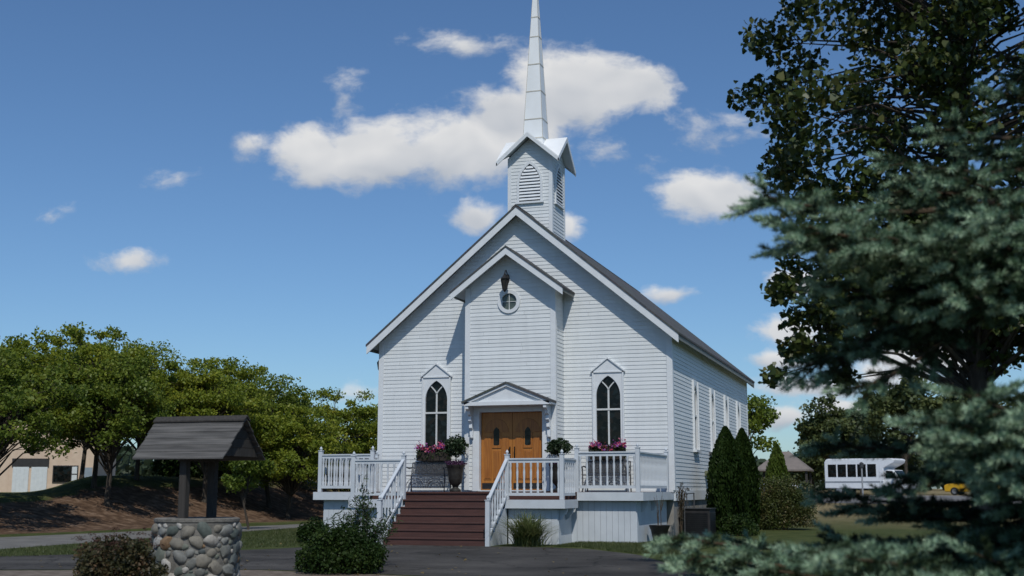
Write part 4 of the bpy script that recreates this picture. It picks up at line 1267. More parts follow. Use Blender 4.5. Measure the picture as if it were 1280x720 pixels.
# ------------------------------------------------------------------ broadleaf trees
def make_tree(name, x, y, h, rx, rz, zc, trunk_r, n, size, material, label, cat='tree', seed=1, clusters=46, cs=(.55, 1.05), flat=.62, shape=LEAF_OVAL, up=.7,
              lean=(0, 0), ry=None, group=None, hang=0, barkm=None, sink=.1, loc_z=None, tiers=False, fork=.34):
    """trunk with limbs to every leaf clump; the crown is many leaf clumps spread through its volume"""
    r = np.random.default_rng(seed); z0 = gz(x, y) if loc_z is None else loc_z
    ry = ry or rx
    t_ = empty(name, (x, y, z0), label, cat, group)
    ctr = np.array((x + lean[0], y + lean[1], z0 + zc))
    cl = []
    for k in range(clusters):
        d = unit(r.normal(size=3)); 
        if d[2] < -.55: d[2] *= -.5
        q = r.uniform(.25, 1) ** .5 * r.uniform(.8, 1.02)
        c = ctr + d * q * np.array((rx, ry, rz))
        if tiers: c[2] = z0 + round((c[2] - z0) / .8) * .8 + r.normal(0, .12)
        cl.append((c, r.uniform(*cs)))
    tm = MB(); top = ctr + np.array((0, 0, rz * .55))
    base = np.array((x, y, z0))
    mid = base + (ctr - base) * .5 + np.array((r.normal(0, .12), r.normal(0, .12), 0))
    tr = [base - (0, 0, sink), base + (0, 0, .12), mid, ctr, top]
    tm.tube(tr, [trunk_r * 1.35, trunk_r, trunk_r * .8, trunk_r * .5, trunk_r * .12], 8)
    trunk = tm.build('trunk', barkm or M['bark'], t_, smooth=True)
    lm = MB()
    for c, s in cl:
        zt = np.clip(z0 + (c[2] - z0) * r.uniform(.35, .72), z0 + h * fork * .8, ctr[2] + rz * .4)
        f_ = np.clip((zt - z0) / (ctr[2] - z0), 0, 1.2)
        if f_ < .5: p0 = base + (mid - base) * (f_ / .5)
        else: p0 = mid + (ctr - mid) * min(1, (f_ - .5) / .5)
        v = c - p0; m1 = p0 + v * .5 + np.array((0, 0, .16 * np.linalg.norm(v))) + r.normal(0, .08, 3)
        w = trunk_r * r.uniform(.22, .4)
        lm.tube([p0, m1, c], [w, w * .6, w * .18], 5)
        for _ in range(3):
            e = c + unit(r.normal(size=3)) * s * np.array((.8, .8, .5)); lm.tube([m1 * .3 + c * .7, e], [w * .3, w * .08], 4)
    lm.build('limbs', barkm or M['bark'], t_)
    out = []; per = n // clusters
    for c, s in cl:
        d = unit(r.normal(size=(per, 3))); k = r.uniform(.1, 1, (per, 1)) ** .55
        lump = 1 + .25 * np.sin(d[:, :1] * 6 + c[0]) * np.cos(d[:, 1:2] * 5 + c[1])
        out.append(c + d * k * lump * np.array((s, s, s * flat)))
    np_mesh('crown', leaves(np.concatenate(out), size, shape, up, r, hang), len(shape), material, t_)
    return t_

L_loc = leafmat('berm_tree_leaves', [(0, (.09, .135, .016)), (.45, (.19, .245, .026)), (.8, (.31, .33, .036)), (1, (.42, .36, .045))], trans=.45, cscale=.7)
L_loc2 = leafmat('berm_tree_deep_leaves', [(0, (.065, .11, .016)), (.5, (.145, .20, .026)), (1, (.26, .29, .036))], trans=.45, cscale=.7)
BT = [  # x, y, height of crown centre, rx, rz
    (-20.8, -2.6, 3.3, 2.9, 2.45, L_loc2, 'dark green spreading tree cut by the left edge, in front of the tan building'),
    (-22.9, 5.6, 3.55, 3.3, 2.7, L_loc, 'yellow-green spreading tree right of the tan building windows, rear of the pair of close trunks'),
    (-21.2, 4.1, 3.3, 2.5, 2.3, L_loc2, 'spreading tree on the bare slope, front one of the pair of close trunks'),
    (-23.6, 9.2, 3.1, 3.2, 2.7, L_loc, 'tree on the berm behind the left eave of the well roof'),
    (-21.2, 10.4, 3.3, 2.8, 2.5, L_loc, 'tree on the berm standing behind the posts of the well'),
    (-20.6, 14.6, 3.0, 3.0, 2.75, L_loc2, 'tree on the berm just right of the well roof'),
    (-18.9, 13.2, 2.65, 2.6, 2.35, L_loc, 'tree with its trunk close left of the porch railing'),
    (-19.6, 19.0, 3.5, 3.1, 2.8, L_loc, 'tree farther back on the berm above the left end of the porch railing'),
    (-17.6, 22.2, 3.7, 3.1, 2.8, L_loc, 'lower tree half way between the porch railing end and the chapel wall'),
    (-15.6, 27.0, 4.0, 3.6, 3.1, L_loc2, 'lowest tree of the row, meeting the left wall of the chapel'),
    (-28.0, 11.5, 3.7, 3.4, 3.0, L_loc, 'taller tree rising behind the others right of the tan building'),
    (-24.2, 1.4, 3.45, 2.9, 2.5, L_loc, 'tree on the berm directly in front of the white doors of the tan building'),
    (-23.5, 15.8, 3.2, 3.2, 2.75, L_loc, 'tree rising behind the right end of the well roof'),
]
for i, (x, y, zc, rx, rz, m_, lab) in enumerate(BT):
    make_tree('broadleaf_tree', x, y, zc + rz, rx, rz, zc, .10, 21000, .115, m_, lab, seed=100 + i, clusters=130, cs=(.26, .66), flat=.6, tiers=i % 3 == 1, group='trees along the grassy berm', fork=.22)
make_tree('sapling', -14.35, 2.2, 2.6, .75, .8, 1.75, .04, 2600, .11, L_loc2, 'slender sapling beside the path, right of the well', seed=140, clusters=16, cs=(.25, .42), flat=.8)
for i, (x, y, rx, h_) in enumerate([(-29.0, 22.5, 2.6, 2.4), (-27.5, 21.5, 3.0, 2.6), (-24.5, 23.0, 3.0, 2.6), (-21.5, 27.0, 3.0, 2.4), (-25.6, 16.5, 2.2, 2.0), (-18.5, 31, 3.0, 2.2)]):
    shrub('hedge_shrub', x, y, rx, rx * .7, h_, 5000, .2, L_dark, ['dark shrub behind the berm crest at the right corner of the tan building', 'dark broad shrub behind the berm crest behind the left post of the well', 'dark broad shrub behind the berm crest right of the well posts',
          'dark broad shrub behind the berm crest left of the porch railing', 'low dark shrub on the berm crest behind the left eave of the well roof', 'dark broad shrub deep behind the porch railing end'][i], seed=150 + i, lumps=18, group='dark shrubs behind the berm')

# cottonwood behind the spruce
L_cot = leafmat('cottonwood_leaves', [(0, (.024, .044, .010)), (.55, (.052, .078, .018)), (.82, (.10, .115, .030)), (.94, (.16, .15, .04)), (1, (.24, .18, .045))], rough=.42, spec=.35, trans=.3, clump=.3)
def cottonwood():
    x, y = 7.05, -16.9; z0 = gz(x, y); r = np.random.default_rng(61)
    t_ = empty('cottonwood_tree', (x, y, z0), 'tall dark broadleaf tree with small round leaves behind the blue spruce', 'tree')
    tk = [(x, y, z0 - .2), (x, y, z0 + .2), (x + .05, y, 2.6), (x - .06, y + .1, 5.2), (x + .1, y, 8), (x, y, 12)]
    m_ = MB(); m_.tube(tk, [.24, .17, .145, .12, .08, .02], 10); m_.build('trunk', M['bark'], t_, smooth=True)
    cl = []
    for k in range(330):
        z = r.uniform(4.2, 11.5) if r.uniform() < .8 else r.uniform(3.3, 4.6)
        R0 = 2.95 if z > 4.8 else 2.45
        R0 *= (1 if z < 8.5 else max(.3, 1 - (z - 8.5) / 4.2))
        a = r.uniform(0, 6.283); q = math.sqrt(r.uniform(.04, 1)) * R0 * r.uniform(.88, 1.05)
        if 3.9 < z < 5.3 and math.cos(a) < -.2: q *= .82
        cl.append((np.array((x + q * math.cos(a), y + q * math.sin(a) * .95, z)), r.uniform(.26, .52)))
    for k in range(34):
        a = r.uniform(0, 6.283); q = r.uniform(.3, 1.5); cl.append((np.array((x + q * math.cos(a), y - .25 + q * math.sin(a) * .8, r.uniform(2.9, 4.6))), r.uniform(.24, .42)))
    # long hanging sprays on the left
    for k in range(16):
        cl.append((np.array((x - r.uniform(1.6, 2.35), y - r.uniform(-.8, 1.6), r.uniform(2.5, 4.2))), r.uniform(.14, .26)))
    lm = MB(); P_ = []
    for c, s in cl:
        zt = max(2.4, min(10.5, c[2] - r.uniform(-.3, 1.3))); p0 = np.array((x, y, zt)); v = c - p0
        m1 = p0 + v * .5 + np.array((0, 0, .14 * np.linalg.norm(v))) + r.normal(0, .1, 3)
        lm.tube([p0, m1, c], [.034, .017, .004], 5)
        m_ = int(150 * (s / .4) ** 1.5) + 14
        d = unit(r.normal(size=(m_, 3))); P_.append(c + d * r.uniform(.05, 1, (m_, 1)) ** .5 * s * np.array((1, 1, .85)))
        for _ in range(3): lm.tube([m1 * .2 + c * .8, c + r.normal(0, s * .5, 3)], [.008, .002], 4)
    lm.build('limbs', M['bark'], t_)
    P_ = np.concatenate(P_)
    np_mesh('crown', leaves(P_, .088, LEAF_DELTA, .15, r, hang=.7), 6, L_cot, t_)
cottonwood()

# trees in the distance
L_far = leafmat('distant_tree_leaves', [(0, (.04, .06, .02)), (.5, (.08, .105, .034)), (1, (.14, .16, .05))], cscale=.3)
L_far2 = leafmat('distant_pale_leaves', [(0, (.04, .062, .028)), (.5, (.068, .092, .044)), (1, (.11, .13, .065))], cscale=.3)
DT = [(-2.6, 101, 6.0, 2.7, 4.2, L_far, 'tall bushy tree beyond the parking lot left of the shuttle bus roof'),
      (.3, 108, 5.4, 1.9, 4.8, L_far2, 'slim pale tree beyond the parking lot above the shuttle bus'),
      (5.4, 84, 6.4, 4.0, 4.8, L_far, 'broad tall tree right of the slim pale one beyond the parking lot'),
      (11.5, 92, 6.5, 4.6, 5.0, L_far, 'broad tree seen between the spruce boughs above the yellow car'),
      (-5.6, 118, 3.0, 3.4, 2.6, L_far, 'low round tree behind the pavilion roof'),
      (2.5, 90, 2.6, 3.4, 2.2, L_far, 'low bushy tree right behind the shuttle bus'),
      (18.5, 86, 6.5, 5, 5, L_far, 'broad tree far right beyond the spruce'),
      (-1.35, 26.2, 4.0, 1.75, 2.3, L_loc2, 'leafy tree showing past the rear right corner of the chapel')]
for i, (x, y, zc, rx, rz, m_, lab) in enumerate(DT):
    big = y > 60
    make_tree('distant_tree' if big else 'broadleaf_tree', x, y, zc + rz, rx, rz, zc, .2 if big else .09, 8000 if big else 3600, .42 if big else .17, m_, lab, seed=200 + i, clusters=44 if big else 26, cs=(.8, 1.6) if big else (.35, .6), flat=.75)
# far wood all round the horizon
def far_wood():
    r = np.random.default_rng(77); n = 60000
    a = r.uniform(0, 2 * math.pi, n); d = r.uniform(330, 400, n)
    hh = 9 + 4 * np.sin(a * 23) + 3 * np.sin(a * 57 + 1) + 2 * np.sin(a * 131)
    x, y = d * np.sin(a), d * np.cos(a); z = ground_h(x, y) + hh * r.uniform(0, 1, n) ** .7
    o = np_mesh('far_wood', leaves(np.stack([x, y, z], 1), 3.4, LEAF_OVAL, .4, r), 6, leafmat('far_wood_leaves', [(0, (.025, .042, .022)), (1, (.05, .072, .035))], cscale=.02), loc=(0, 0, 0))
    tag(o, 'dark wooded rise far beyond the field', 'wood', kind='stuff')
far_wood()

# ------------------------------------------------------------------ blue spruce in front
def needle_mat():
    m, nt, b = nmat('spruce_needles')
    at = mnode(nt, 'ShaderNodeAttribute'); at.attribute_name = 'tint'
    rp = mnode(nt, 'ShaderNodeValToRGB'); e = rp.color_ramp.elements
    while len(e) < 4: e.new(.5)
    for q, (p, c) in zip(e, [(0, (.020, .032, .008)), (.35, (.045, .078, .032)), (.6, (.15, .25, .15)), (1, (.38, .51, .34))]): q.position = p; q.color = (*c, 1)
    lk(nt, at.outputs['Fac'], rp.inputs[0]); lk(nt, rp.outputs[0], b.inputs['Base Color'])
    b.inputs['Roughness'].default_value = .55; b.inputs['Specular IOR Level'].default_value = .35
    return m

# tips of the boughs on the side toward the driveway: (x, y, z), spread, companions
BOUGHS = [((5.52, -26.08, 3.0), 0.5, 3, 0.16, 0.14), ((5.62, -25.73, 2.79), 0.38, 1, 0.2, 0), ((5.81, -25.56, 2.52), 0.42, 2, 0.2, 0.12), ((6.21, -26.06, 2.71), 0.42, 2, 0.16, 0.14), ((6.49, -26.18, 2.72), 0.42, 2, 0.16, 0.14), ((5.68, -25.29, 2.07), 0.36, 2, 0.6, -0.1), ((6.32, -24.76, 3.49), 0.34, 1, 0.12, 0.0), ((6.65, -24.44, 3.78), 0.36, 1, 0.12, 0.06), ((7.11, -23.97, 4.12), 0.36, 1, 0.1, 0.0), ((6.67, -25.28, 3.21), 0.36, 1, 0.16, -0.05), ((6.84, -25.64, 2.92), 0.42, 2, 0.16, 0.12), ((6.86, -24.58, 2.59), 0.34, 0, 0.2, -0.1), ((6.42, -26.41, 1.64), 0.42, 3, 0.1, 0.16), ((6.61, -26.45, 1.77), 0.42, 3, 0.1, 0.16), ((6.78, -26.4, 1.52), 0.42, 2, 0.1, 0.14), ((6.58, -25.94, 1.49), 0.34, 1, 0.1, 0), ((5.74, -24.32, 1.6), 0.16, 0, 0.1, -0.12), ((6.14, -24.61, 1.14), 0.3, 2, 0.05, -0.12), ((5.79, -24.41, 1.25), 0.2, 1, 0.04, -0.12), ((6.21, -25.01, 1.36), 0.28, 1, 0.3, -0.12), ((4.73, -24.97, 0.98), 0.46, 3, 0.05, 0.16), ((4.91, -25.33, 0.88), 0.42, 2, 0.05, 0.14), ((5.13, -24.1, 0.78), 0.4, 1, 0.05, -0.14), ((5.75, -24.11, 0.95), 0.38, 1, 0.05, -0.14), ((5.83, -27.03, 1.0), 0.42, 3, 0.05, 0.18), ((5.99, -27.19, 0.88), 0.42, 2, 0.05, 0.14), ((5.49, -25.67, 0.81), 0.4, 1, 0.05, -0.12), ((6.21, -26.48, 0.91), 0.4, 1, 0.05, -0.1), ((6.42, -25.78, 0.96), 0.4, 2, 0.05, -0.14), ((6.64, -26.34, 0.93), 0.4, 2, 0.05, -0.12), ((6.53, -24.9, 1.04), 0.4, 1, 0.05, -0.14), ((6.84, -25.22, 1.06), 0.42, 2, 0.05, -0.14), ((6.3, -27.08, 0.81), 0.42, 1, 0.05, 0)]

def spruce():
    r = np.random.default_rng(91)
    tx, ty = 7.45, -23.8; z0 = gz(tx, ty)
    t_ = empty('blue_spruce', (tx, ty, z0), 'large blue spruce with pale bluish bough tips filling the right side', 'spruce tree')
    m_ = MB(); m_.tube([(tx, ty, z0 - .2), (tx, ty, z0 + .3), (tx, ty, 3), (tx + .03, ty, 6), (tx, ty, 9.2)], [.22, .18, .14, .08, .015], 10)
    m_.build('trunk', M['bark'], t_, smooth=True)
    # boughs: tip x, y, z, spread of side branches, density
    B = []
    for tip, spr, comp, up_, lit_tint in BOUGHS:  # tint offset paints sunlit boughs paler and shaded ones darker
        B.append((tip, spr, 1, up_, lit_tint))
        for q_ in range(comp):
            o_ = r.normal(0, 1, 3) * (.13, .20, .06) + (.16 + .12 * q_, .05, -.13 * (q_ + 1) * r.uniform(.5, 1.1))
            B.append((tuple(np.array(tip) + o_), spr * r.uniform(.75, 1.05), .9, up_, lit_tint))
    for k in range(64):                                   # the rest of the whorls, all round
        z = .6 + 7.6 * (k / 64) ** .9; R0 = 3.0 * (1 - z / 9.4) ** .8; a = k * 2.399
        tip = (tx + R0 * math.cos(a), ty + R0 * math.sin(a), z)
        # keep the gap through which the bus shows
        dx, dy = tip[0] - 6.3, tip[1] + 33.19; u = 640 + 1521 * math.tan(math.atan2(dx, dy) + .3184)
        if (u < 1310 and z > .9) or (u < 1345 and z > 4.2): continue
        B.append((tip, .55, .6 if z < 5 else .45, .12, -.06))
    tw0, tw1, twt = [], [], []
    lm = MB()
    for (tip, spread, den, up_, lit_tint) in B:
        tip = np.array(tip, float); L0 = math.hypot(tip[0] - tx, tip[1] - ty)
        p0 = np.array((tx, ty, max(z0 + .3, tip[2] + up_ * L0 - .1 * max(0, tip[2] - 3)))); v = tip - p0; L = np.linalg.norm(v)
        ctrl = p0 + v * .6 + np.array((0, 0, -.10 * L))
        B_ = lambda t: (1 - t) ** 2 * p0 + 2 * t * (1 - t) * ctrl + t * t * tip
        lm.tube([B_(t) for t in np.linspace(0, 1, 9)], list(np.linspace(.030, .006, 9)), 6)
        fw = unit(v); side = unit(np.cross(fw, (0, 0, 1)))
        reach = .85 if (tip[0] < 4.95 and tip[2] < 1.2) else 2.0
        t = max(.16, 1 - reach / L)
        sgn = 1
        tips = []
        while t < 1.0:
            pb = B_(t); T = unit(2 * (1 - t) * (ctrl - p0) + 2 * t * (tip - ctrl)); sgn = -sgn
            lb = (spread * (1 - t) ** .75 * 1.0 + .16) * r.uniform(.7, 1.15)
            dr = unit(T * r.uniform(.65, .95) + side * sgn * r.uniform(.6, .9) + np.array((0, 0, r.uniform(-.42, .38))))
            tips.append((pb, dr, lb, t)); t += .098 / L / den * r.uniform(.8, 1.2) * 1.35
        tips.append((B_(.93), fw, .25, 1)); tips.append((B_(.6), fw, .9 * .4 * L * .0 + .3, 1))
        for pb, dr, lb, tt in tips:
            sag = np.array((0, 0, -.10 * lb))
            e = pb + dr * lb + sag
            lm.tube([pb, (pb + e) / 2 - sag * .3, e], [.0065, .005, .003], 4)
            s2 = unit(np.cross(dr, (0, 0, 1)) + 1e-6); u = .08 if tt > .3 else .25; k = 1
            upv = np.cross(s2, dr)
            while u < 1.0:
                q = pb + (e - pb) * u; k = -k
                tl = r.uniform(.13, .20) * (1.05 - .2 * u)
                d2 = unit(dr * .85 + s2 * k * r.uniform(.5, .85) + upv * r.uniform(-.25, .45))
                tw0.append(q); tw1.append(q + d2 * tl); twt.append(np.clip(lit_tint + .08 + .72 * (tt * u) ** .8 + r.normal(0, .14), 0, 1))
                u += .098 / lb / den ** .7 * r.uniform(.8, 1.2)
            tw0.append(e - dr * .03); tw1.append(e + dr * r.uniform(.09, .13)); twt.append(np.clip(lit_tint + .42 + .5 * tt + r.normal(0, .12), 0, 1))
            # stem axis also carries needles
            nseg = max(1, int(lb / .11))
            for i in range(nseg):
                tw0.append(pb + (e - pb) * i / nseg); tw1.append(pb + (e - pb) * (i + 1) / nseg); twt.append(np.clip(lit_tint + .06 + .35 * tt * i / nseg + r.normal(0, .08), 0, 1))
    lm.build('limbs', M['twig'], t_)
    a, b_, tt = np.array(tw0), np.array(tw1), np.array(twt)
    n = len(a); K = 96
    ax = b_ - a; L = np.linalg.norm(ax, axis=1, keepdims=True); ax = ax / L
    ref = np.where(np.abs(ax[:, 2:3]) > .9, np.array([[1., 0, 0]]), np.array([[0, 0, 1.]]))
    e1 = unit(np.cross(ax, ref)); e2 = np.cross(e1, ax)
    ph = r.uniform(0, 6.283, (n, K)); tpos = (np.arange(K)[None] + r.uniform(0, 1, (n, K))) / K
    rad = e1[:, None] * np.cos(ph)[..., None] + e2[:, None] * np.sin(ph)[..., None]
    rad[..., 2] += .30
    fwd = .45 + 1.3 * tpos ** 4
    dirn = unit(rad + ax[:, None] * fwd[..., None])
    base = a[:, None] + ax[:, None] * (L * 1.0)[:, None] * tpos[..., None]
    ln = r.uniform(.034, .052, (n, K))[..., None]
    sd = unit(np.cross(dirn, r.normal(size=(n, K, 3)))) * .0036
    tri = np.stack([base - sd, base + sd, base + dirn * ln], 2)
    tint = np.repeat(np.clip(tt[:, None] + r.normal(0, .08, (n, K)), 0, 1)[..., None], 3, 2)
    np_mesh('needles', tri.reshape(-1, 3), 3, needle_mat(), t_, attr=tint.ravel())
spruce()

# ------------------------------------------------------------------ grass blades on the near strips of lawn
def blades():
    r = np.random.default_rng(5); P_ = []
    def strip(x0, x1, y0, y1, n, test):
        x = r.uniform(x0, x1, n); y = r.uniform(y0, y1, n); k = test(x, y); P_.append(np.stack([x[k], y[k]], 1))
    strip(-1.6, 1.8, -8.5, -3.9, 26000, lambda x, y: (y > -6.3 - np.maximum(0, x + .9) * 1.35) & ((y < -3.9) | (x > .05)) & ((x > -1.6)))
    strip(-14, -6.4, -14, 5, 52000, lambda x, y: (x > -12.6 - .06 * (y + 10)) & (x < -7.0 - np.maximum(0, -(y + 7.4)) * .55) )
    strip(-8.7, -5.9, -6.6, -4, 6000, lambda x, y: (y > -6.2) & (x < -7.0))
    p = np.concatenate(P_); n = len(p); z = ground_h(p[:, 0], p[:, 1])
    a = r.uniform(0, 6.28, n); h = r.uniform(.03, .075, n); s = np.stack([np.cos(a), np.sin(a), 0 * a], 1) * .006
    b = np.c_[p, z]; t = b + np.stack([r.normal(0, .025, n), r.normal(0, .025, n), h], 1)
    o = np_mesh('grass', np.stack([b - s, b + s, t], 1).reshape(-1, 3), 3, leafmat('grass_blades', [(0, (.045, .062, .018)), (.6, (.075, .095, .03)), (1, (.14, .14, .055))], cscale=1.2), loc=(0, 0, 0))
    tag(o, 'short mown grass between the path, the driveway and the porch', 'grass', kind='stuff')
blades()
def litter():
    r = np.random.default_rng(15); n = 520
    x = r.uniform(-9, 4.5, n); y = r.uniform(-17, -6.6, n)
    k = r.uniform(0, 1, n) < np.clip(.15 + .5 * np.exp(-np.abs(y + 6.9) / .8) + .3 * np.exp(-np.abs(y + 15.6) / .9), 0, 1)
    x, y = x[k], y[k]
    c = np.stack([x, y, ground_h(x, y) + .022], 1)
    o = np_mesh('fallen_leaves', leaves(c, .06, LEAF_DELTA, 4, r), 6, leafmat('fallen_leaf', [(0, (.10, .07, .03)), (.5, (.18, .13, .05)), (1, (.26, .20, .08))]), loc=(0, 0, 0))
    tag(o, 'dry fallen leaves scattered on the dark driveway', 'leaves', kind='stuff')
litter()

# ------------------------------------------------------------------ tan building beyond the berm
def tan_building():
    ox, oy = -36.2, 19.6; z0 = 1.0
    U = np.array((.80, -.15 + .0, 0)); U = U / np.linalg.norm(U); 
    ang = -.52                                             # its front looks toward the chapel lot
    U = np.array((math.cos(-ang), math.sin(-ang), 0)); N = np.array((U[1], -U[0], 0))
    F = Frame((ox, oy, 0), U, N)
    b = empty('tan_building', (ox, oy, z0), 'tan building with white doors and a dark window half hidden by trees at the left', 'building')
    w = 2.25
    tan = mat('tan_stucco', (.62, .49, .37), (.56, .43, .32), rough=.9, scale=3, island=.05)
    wb = MB(); D_ = 9
    z1 = 3.9; pk = 5.1
    wb.prism([F.pt(-w - 3, 0, z0 - 1), F.pt(w, 0, z0 - 1), F.pt(w, 0, z1), F.pt(-1.5, 0, pk), F.pt(-w - 3, 0, z1)], tuple(-N * D_))
    wl_ = wb.build('wall', tan, b)
    g = MB()
    k = -6.8
    while k < w: g.box(k, k + .012, -.004, .01, z0, 3.95, F); k += .6
    g.build('wall_batten', tan, wl_)
    rf = MB()
    for s in (-1, 1):
        e = (w + .3) if s > 0 else (-w - 3.3); ze = z1 - (pk - z1) / (4.5) * .3
        rf.prism([F.pt(-1.5, .35, pk + .14), F.pt(e, .35, ze + .14), F.pt(e, .35, ze), F.pt(-1.5, .35, pk)], tuple(-N * (D_ + .7)))
    rf.build('roof', mat('pale_roof', (.45, .45, .44), (.38, .38, .37), rough=.7), b)
    white = mat('door_white', (.62, .66, .66), (.56, .60, .60), rough=.5)
    dark = M['glass']; frm = mat('bronze_frame', (.03, .028, .026), (.04, .037, .034), rough=.5)
    for u0, u1, za, zb in ((-1.85, -.05, 1.0, 2.85),):
        d = MB(); d.box(u0, u1, .0, .05, zb - .42, zb, F); dd = d.build('door_transom', frm, b)
        for q in range(2):
            a0 = u0 + (u1 - u0) * q / 2 + .06; a1 = u0 + (u1 - u0) * (q + 1) / 2 - .06
            m_ = MB(); m_.box(a0, a1, .0, .045, za, zb - .43, F)
            for j in range(4): m_.box(a0 + (a1 - a0) * j / 4 + .02, a0 + (a1 - a0) * (j + 1) / 4 - .02, .0455, .055, za + .05, zb - .5, F)
            m_.build('door', white, b)
    wi = MB(); wi.box(.15, 1.4, .0, .05, 1.62, 2.5, F); fr = wi.build('window', frm, b)
    p = MB(); p.box(.2, 1.05, .0505, .06, 1.67, 2.45, F); p.build('pane', dark, fr)
    p = MB(); p.box(1.1, 1.35, .0505, .065, 1.68, 2.02, F); p.box(1.1, 1.35, .0505, .065, 2.08, 2.44, F); p.build('blind', white, fr)
    d = MB(); d.box(1.6, 2.1, .0, .04, 1.0, 2.4, F); d.build('side_door', mat('blue_grey_door', (.25, .30, .34), (.22, .27, .31), rough=.5), b)
tan_building()

# ------------------------------------------------------------------ pavilion, bus, cars and pole in the distance
def pavilion():
    x, y = -5.2, 81.0; z0 = gz(x, y)
    p = empty('pavilion', (x, y, z0), 'open pavilion with a grey-brown hipped roof at the far side of the field', 'pavilion')
    r_ = MB(); w, ze, zt = 2.4, z0 + 2.25, z0 + 3.9
    v = [(x - w, y - w, ze), (x + w, y - w, ze), (x + w, y + w, ze), (x - w, y + w, ze), (x - .5, y, zt), (x + .5, y, zt)]
    r_.add(v + [(a, b, c - .14) for a, b, c in v[:4]], [(0, 1, 5, 4), (1, 2, 5), (2, 3, 4, 5), (3, 0, 4), (0, 6, 7, 1), (1, 7, 8, 2), (2, 8, 9, 3), (3, 9, 6, 0), (6, 9, 8, 7)])
    r_.build('roof', mat('pavilion_roof', (.20, .17, .15), (.16, .14, .125), rough=.9, scale=2), p)
    for sx in (-1, 1):
        for sy in (-1, 1):
            c = MB(); c.box(x + sx * 2.1 - .1, x + sx * 2.1 + .1, y + sy * 2.1 - .1, y + sy * 2.1 + .1, z0 - .1, ze - .05); c.build('post', M['postwood'], p)
pavilion()

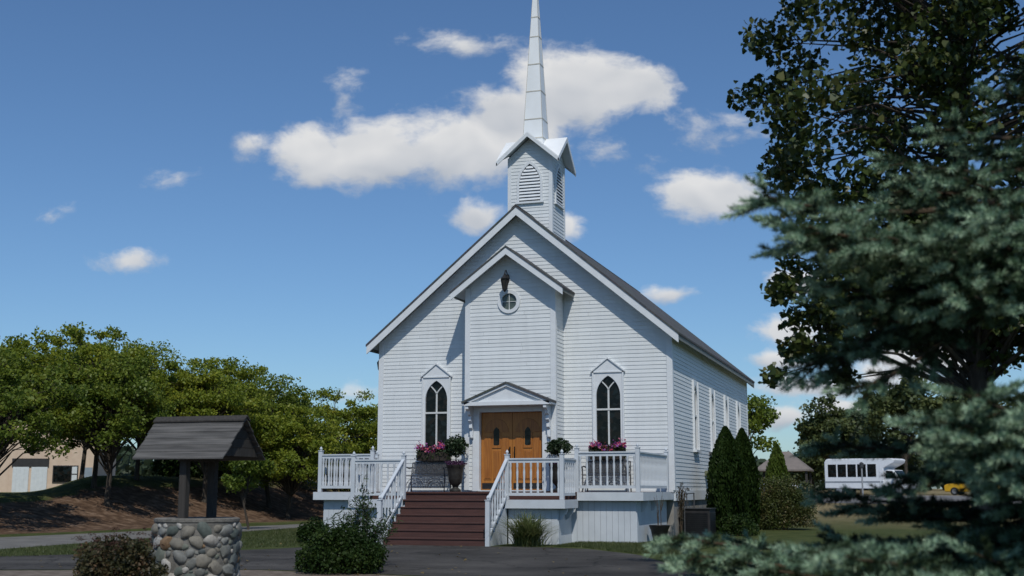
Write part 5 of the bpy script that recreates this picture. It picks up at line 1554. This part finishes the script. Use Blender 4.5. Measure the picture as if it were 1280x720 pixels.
bodywhite = mat('white_coach_paint', (.78, .80, .82), (.72, .74, .76), rough=.3)
tyre = mat('tyre_rubber', (.02, .02, .02), (.03, .03, .03), rough=.9)
chrome = mat('wheel_metal', (.45, .45, .45), (.35, .35, .35), rough=.4, metal=.6)
def wheel(F, u, n, z, rad, parent):
    m_ = MB(); k = 18
    c = np.array(F.pt(u, n, z)); A = F.N
    def circ(r_, o): return [tuple(c + F.U * r_ * math.cos(2 * math.pi * i / k) + np.array((0, 0, 1)) * r_ * math.sin(2 * math.pi * i / k) + A * o) for i in range(k)]
    m_.prism(circ(rad, -.11), tuple(A * .22)); w_ = m_.build('wheel', tyre, parent, bevel=.02)
    m_ = MB(); m_.prism(circ(rad * .58, .1105), tuple(A * .015)); m_.build('rim', chrome, w_)
def bus():
    ang = -.3184 - .04
    U = np.array((math.cos(ang), math.sin(ang), 0)); N = np.array((U[1], -U[0], 0))
    x, y = 2.6, 65.7; z0 = gz(x, y) + .02
    b = empty('shuttle_bus', (x, y, z0), 'white shuttle bus with a row of dark windows parked beyond the field', 'bus')
    F = Frame((x, y, z0), U, N)
    L0, L1 = -3.0, 1.5; hw = 1.15
    m_ = MB()
    prof = [(L0, .55), (L0, 2.55), (L0 + .12, 2.75), (L0 + .3, 2.82), (L1 + .9, 2.80), (L1 + 1.15, 2.70), (L1 + 1.05, 2.45), (L1 + .25, 2.05), (L1 + .25, .5)]
    m_.prism([F.pt(u, -hw, z) for u, z in prof], tuple(N * 2 * hw)); m_.build('body', bodywhite, b, bevel=.06)
    m_ = MB(); cab = [(L1 + .251, .5), (L1 + .251, 1.98), (L1 + .95, 1.92), (L1 + 1.35, 1.30), (L1 + 2.25, 1.12), (L1 + 2.35, .75), (L1 + 2.3, .45)]
    m_.prism([F.pt(u, -.95, z) for u, z in cab], tuple(N * 1.9)); cb = m_.build('cab', bodywhite, b, bevel=.05)
    m_ = MB(); m_.prism([F.pt(u, .951, z) for u, z in ((L1 + .36, 1.30), (L1 + .36, 1.88), (L1 + .86, 1.84), (L1 + 1.18, 1.32))], tuple(N * .012)); m_.build('cab_window', M['glass'], cb)
    m_ = MB(); m_.prism([F.pt(L1 + .98, -.85, 1.88), F.pt(L1 + 1.36, -.85, 1.33), F.pt(L1 + 1.36, .85, 1.33), F.pt(L1 + .98, .85, 1.88)], tuple((U + np.array((0, 0, .6))) * .012)); m_.build('windscreen', M['glass'], cb)
    for s in (-.62, .62):
        m_ = MB(); m_.box(L1 + 2.33, L1 + 2.36, s - .13, s + .13, .72, .92, F); m_.build('headlight', chrome, cb)
    n = 5
    for i in range(n):
        a0 = L0 + .30 + i * .80; a1 = a0 + .68
        m_ = MB(); m_.box(a0, a1, hw + .001, hw + .014, 1.42, 2.38, F); m_.build('window', M['glass'], b)
    m_ = MB(); m_.box(L0 + .02, L1 + .2, hw + .001, hw + .012, .98, 1.10, F); m_.build('stripe', mat('bus_stripe', (.30, .32, .35), (.26, .28, .31), rough=.4), b)
    m_ = MB(); m_.box(L1 - .02, L1 + .03, hw + .0015, hw + .02, .75, 2.4, F); m_.build('door_pillar', bodywhite, b)
    for u in (L0 + 1.15, L1 + 1.35):
        wheel(F, u, hw - .13, .40, .40, b); wheel(F, u, -hw + .13, .40, .40, b)
    m_ = MB(); m_.tube([F.pt(L1 + 1.0, .96, 1.5), F.pt(L1 + 1.15, 1.25, 1.55)], .02, 5); m_.box(L1 + 1.12, L1 + 1.18, 1.18, 1.36, 1.35, 1.75, F); m_.build('wing_mirror', M['black'], b)
bus()
def car(x, y, ang, paint, label, group=None):
    U = np.array((math.cos(ang), math.sin(ang), 0)); N = np.array((U[1], -U[0], 0)); z0 = gz(x, y) + .02
    b = empty('parked_car', (x, y, z0), label, 'car', group); F = Frame((x, y, z0), U, N)
    m_ = MB(); m_.prism([F.pt(u, -.85, z) for u, z in ((-2.15, .28), (-2.2, .78), (-1.9, .93), (.9, .93), (2.0, .78), (2.2, .6), (2.15, .28))], tuple(N * 1.7)); bo = m_.build('body', paint, b, bevel=.07)
    m_ = MB(); m_.prism([F.pt(u, -.72, z) for u, z in ((-1.75, .932), (-1.25, 1.42), (.1, 1.45), (.85, .932))], tuple(N * 1.44)); m_.build('cabin', M['glass'], b, bevel=.06)
    m_ = MB(); m_.box(-1.2, .08, -.70, .70, 1.43, 1.475, F); m_.build('roof', paint, b, bevel=.02)
    for u in (-1.35, 1.35):
        for n_ in (-.78, .78): wheel(F, u, n_, .32, .32, b)
    for n_ in (-.6, .6):
        m_ = MB(); m_.box(2.10, 2.19, n_ - .14, n_ + .14, .56, .70, F); m_.build('headlight', chrome, b)
car(10.6, 73.2, -.32, mat('yellow_paint', (.62, .36, .02), (.56, .32, .02), rough=.35), 'yellow car parked right of the shuttle bus, seen between the spruce boughs')
car(-4.6, 70.5, -.9, bodywhite, 'white car parked in front of the pavilion')
px_, py_ = 2.85, 50.0; pz = gz(px_, py_)
po = empty('lamp_post', (px_, py_, pz), 'short grey post with a small capped head in front of the shuttle bus', 'lamp post')
m_ = MB(); m_.tube([(px_, py_, pz - .1), (px_, py_, pz + 2.0)], [.06, .05], 8); m_.build('pole', mat('grey_metal', (.30, .31, .32), (.25, .26, .27), rough=.5), po)
m_ = MB(); m_.lathe((px_, py_, pz + 2.0), [(.06, 0), (.11, .06), (.12, .28), (.16, .30), (.04, .40)], 10); m_.build('lamp_head', M['iron'], po)
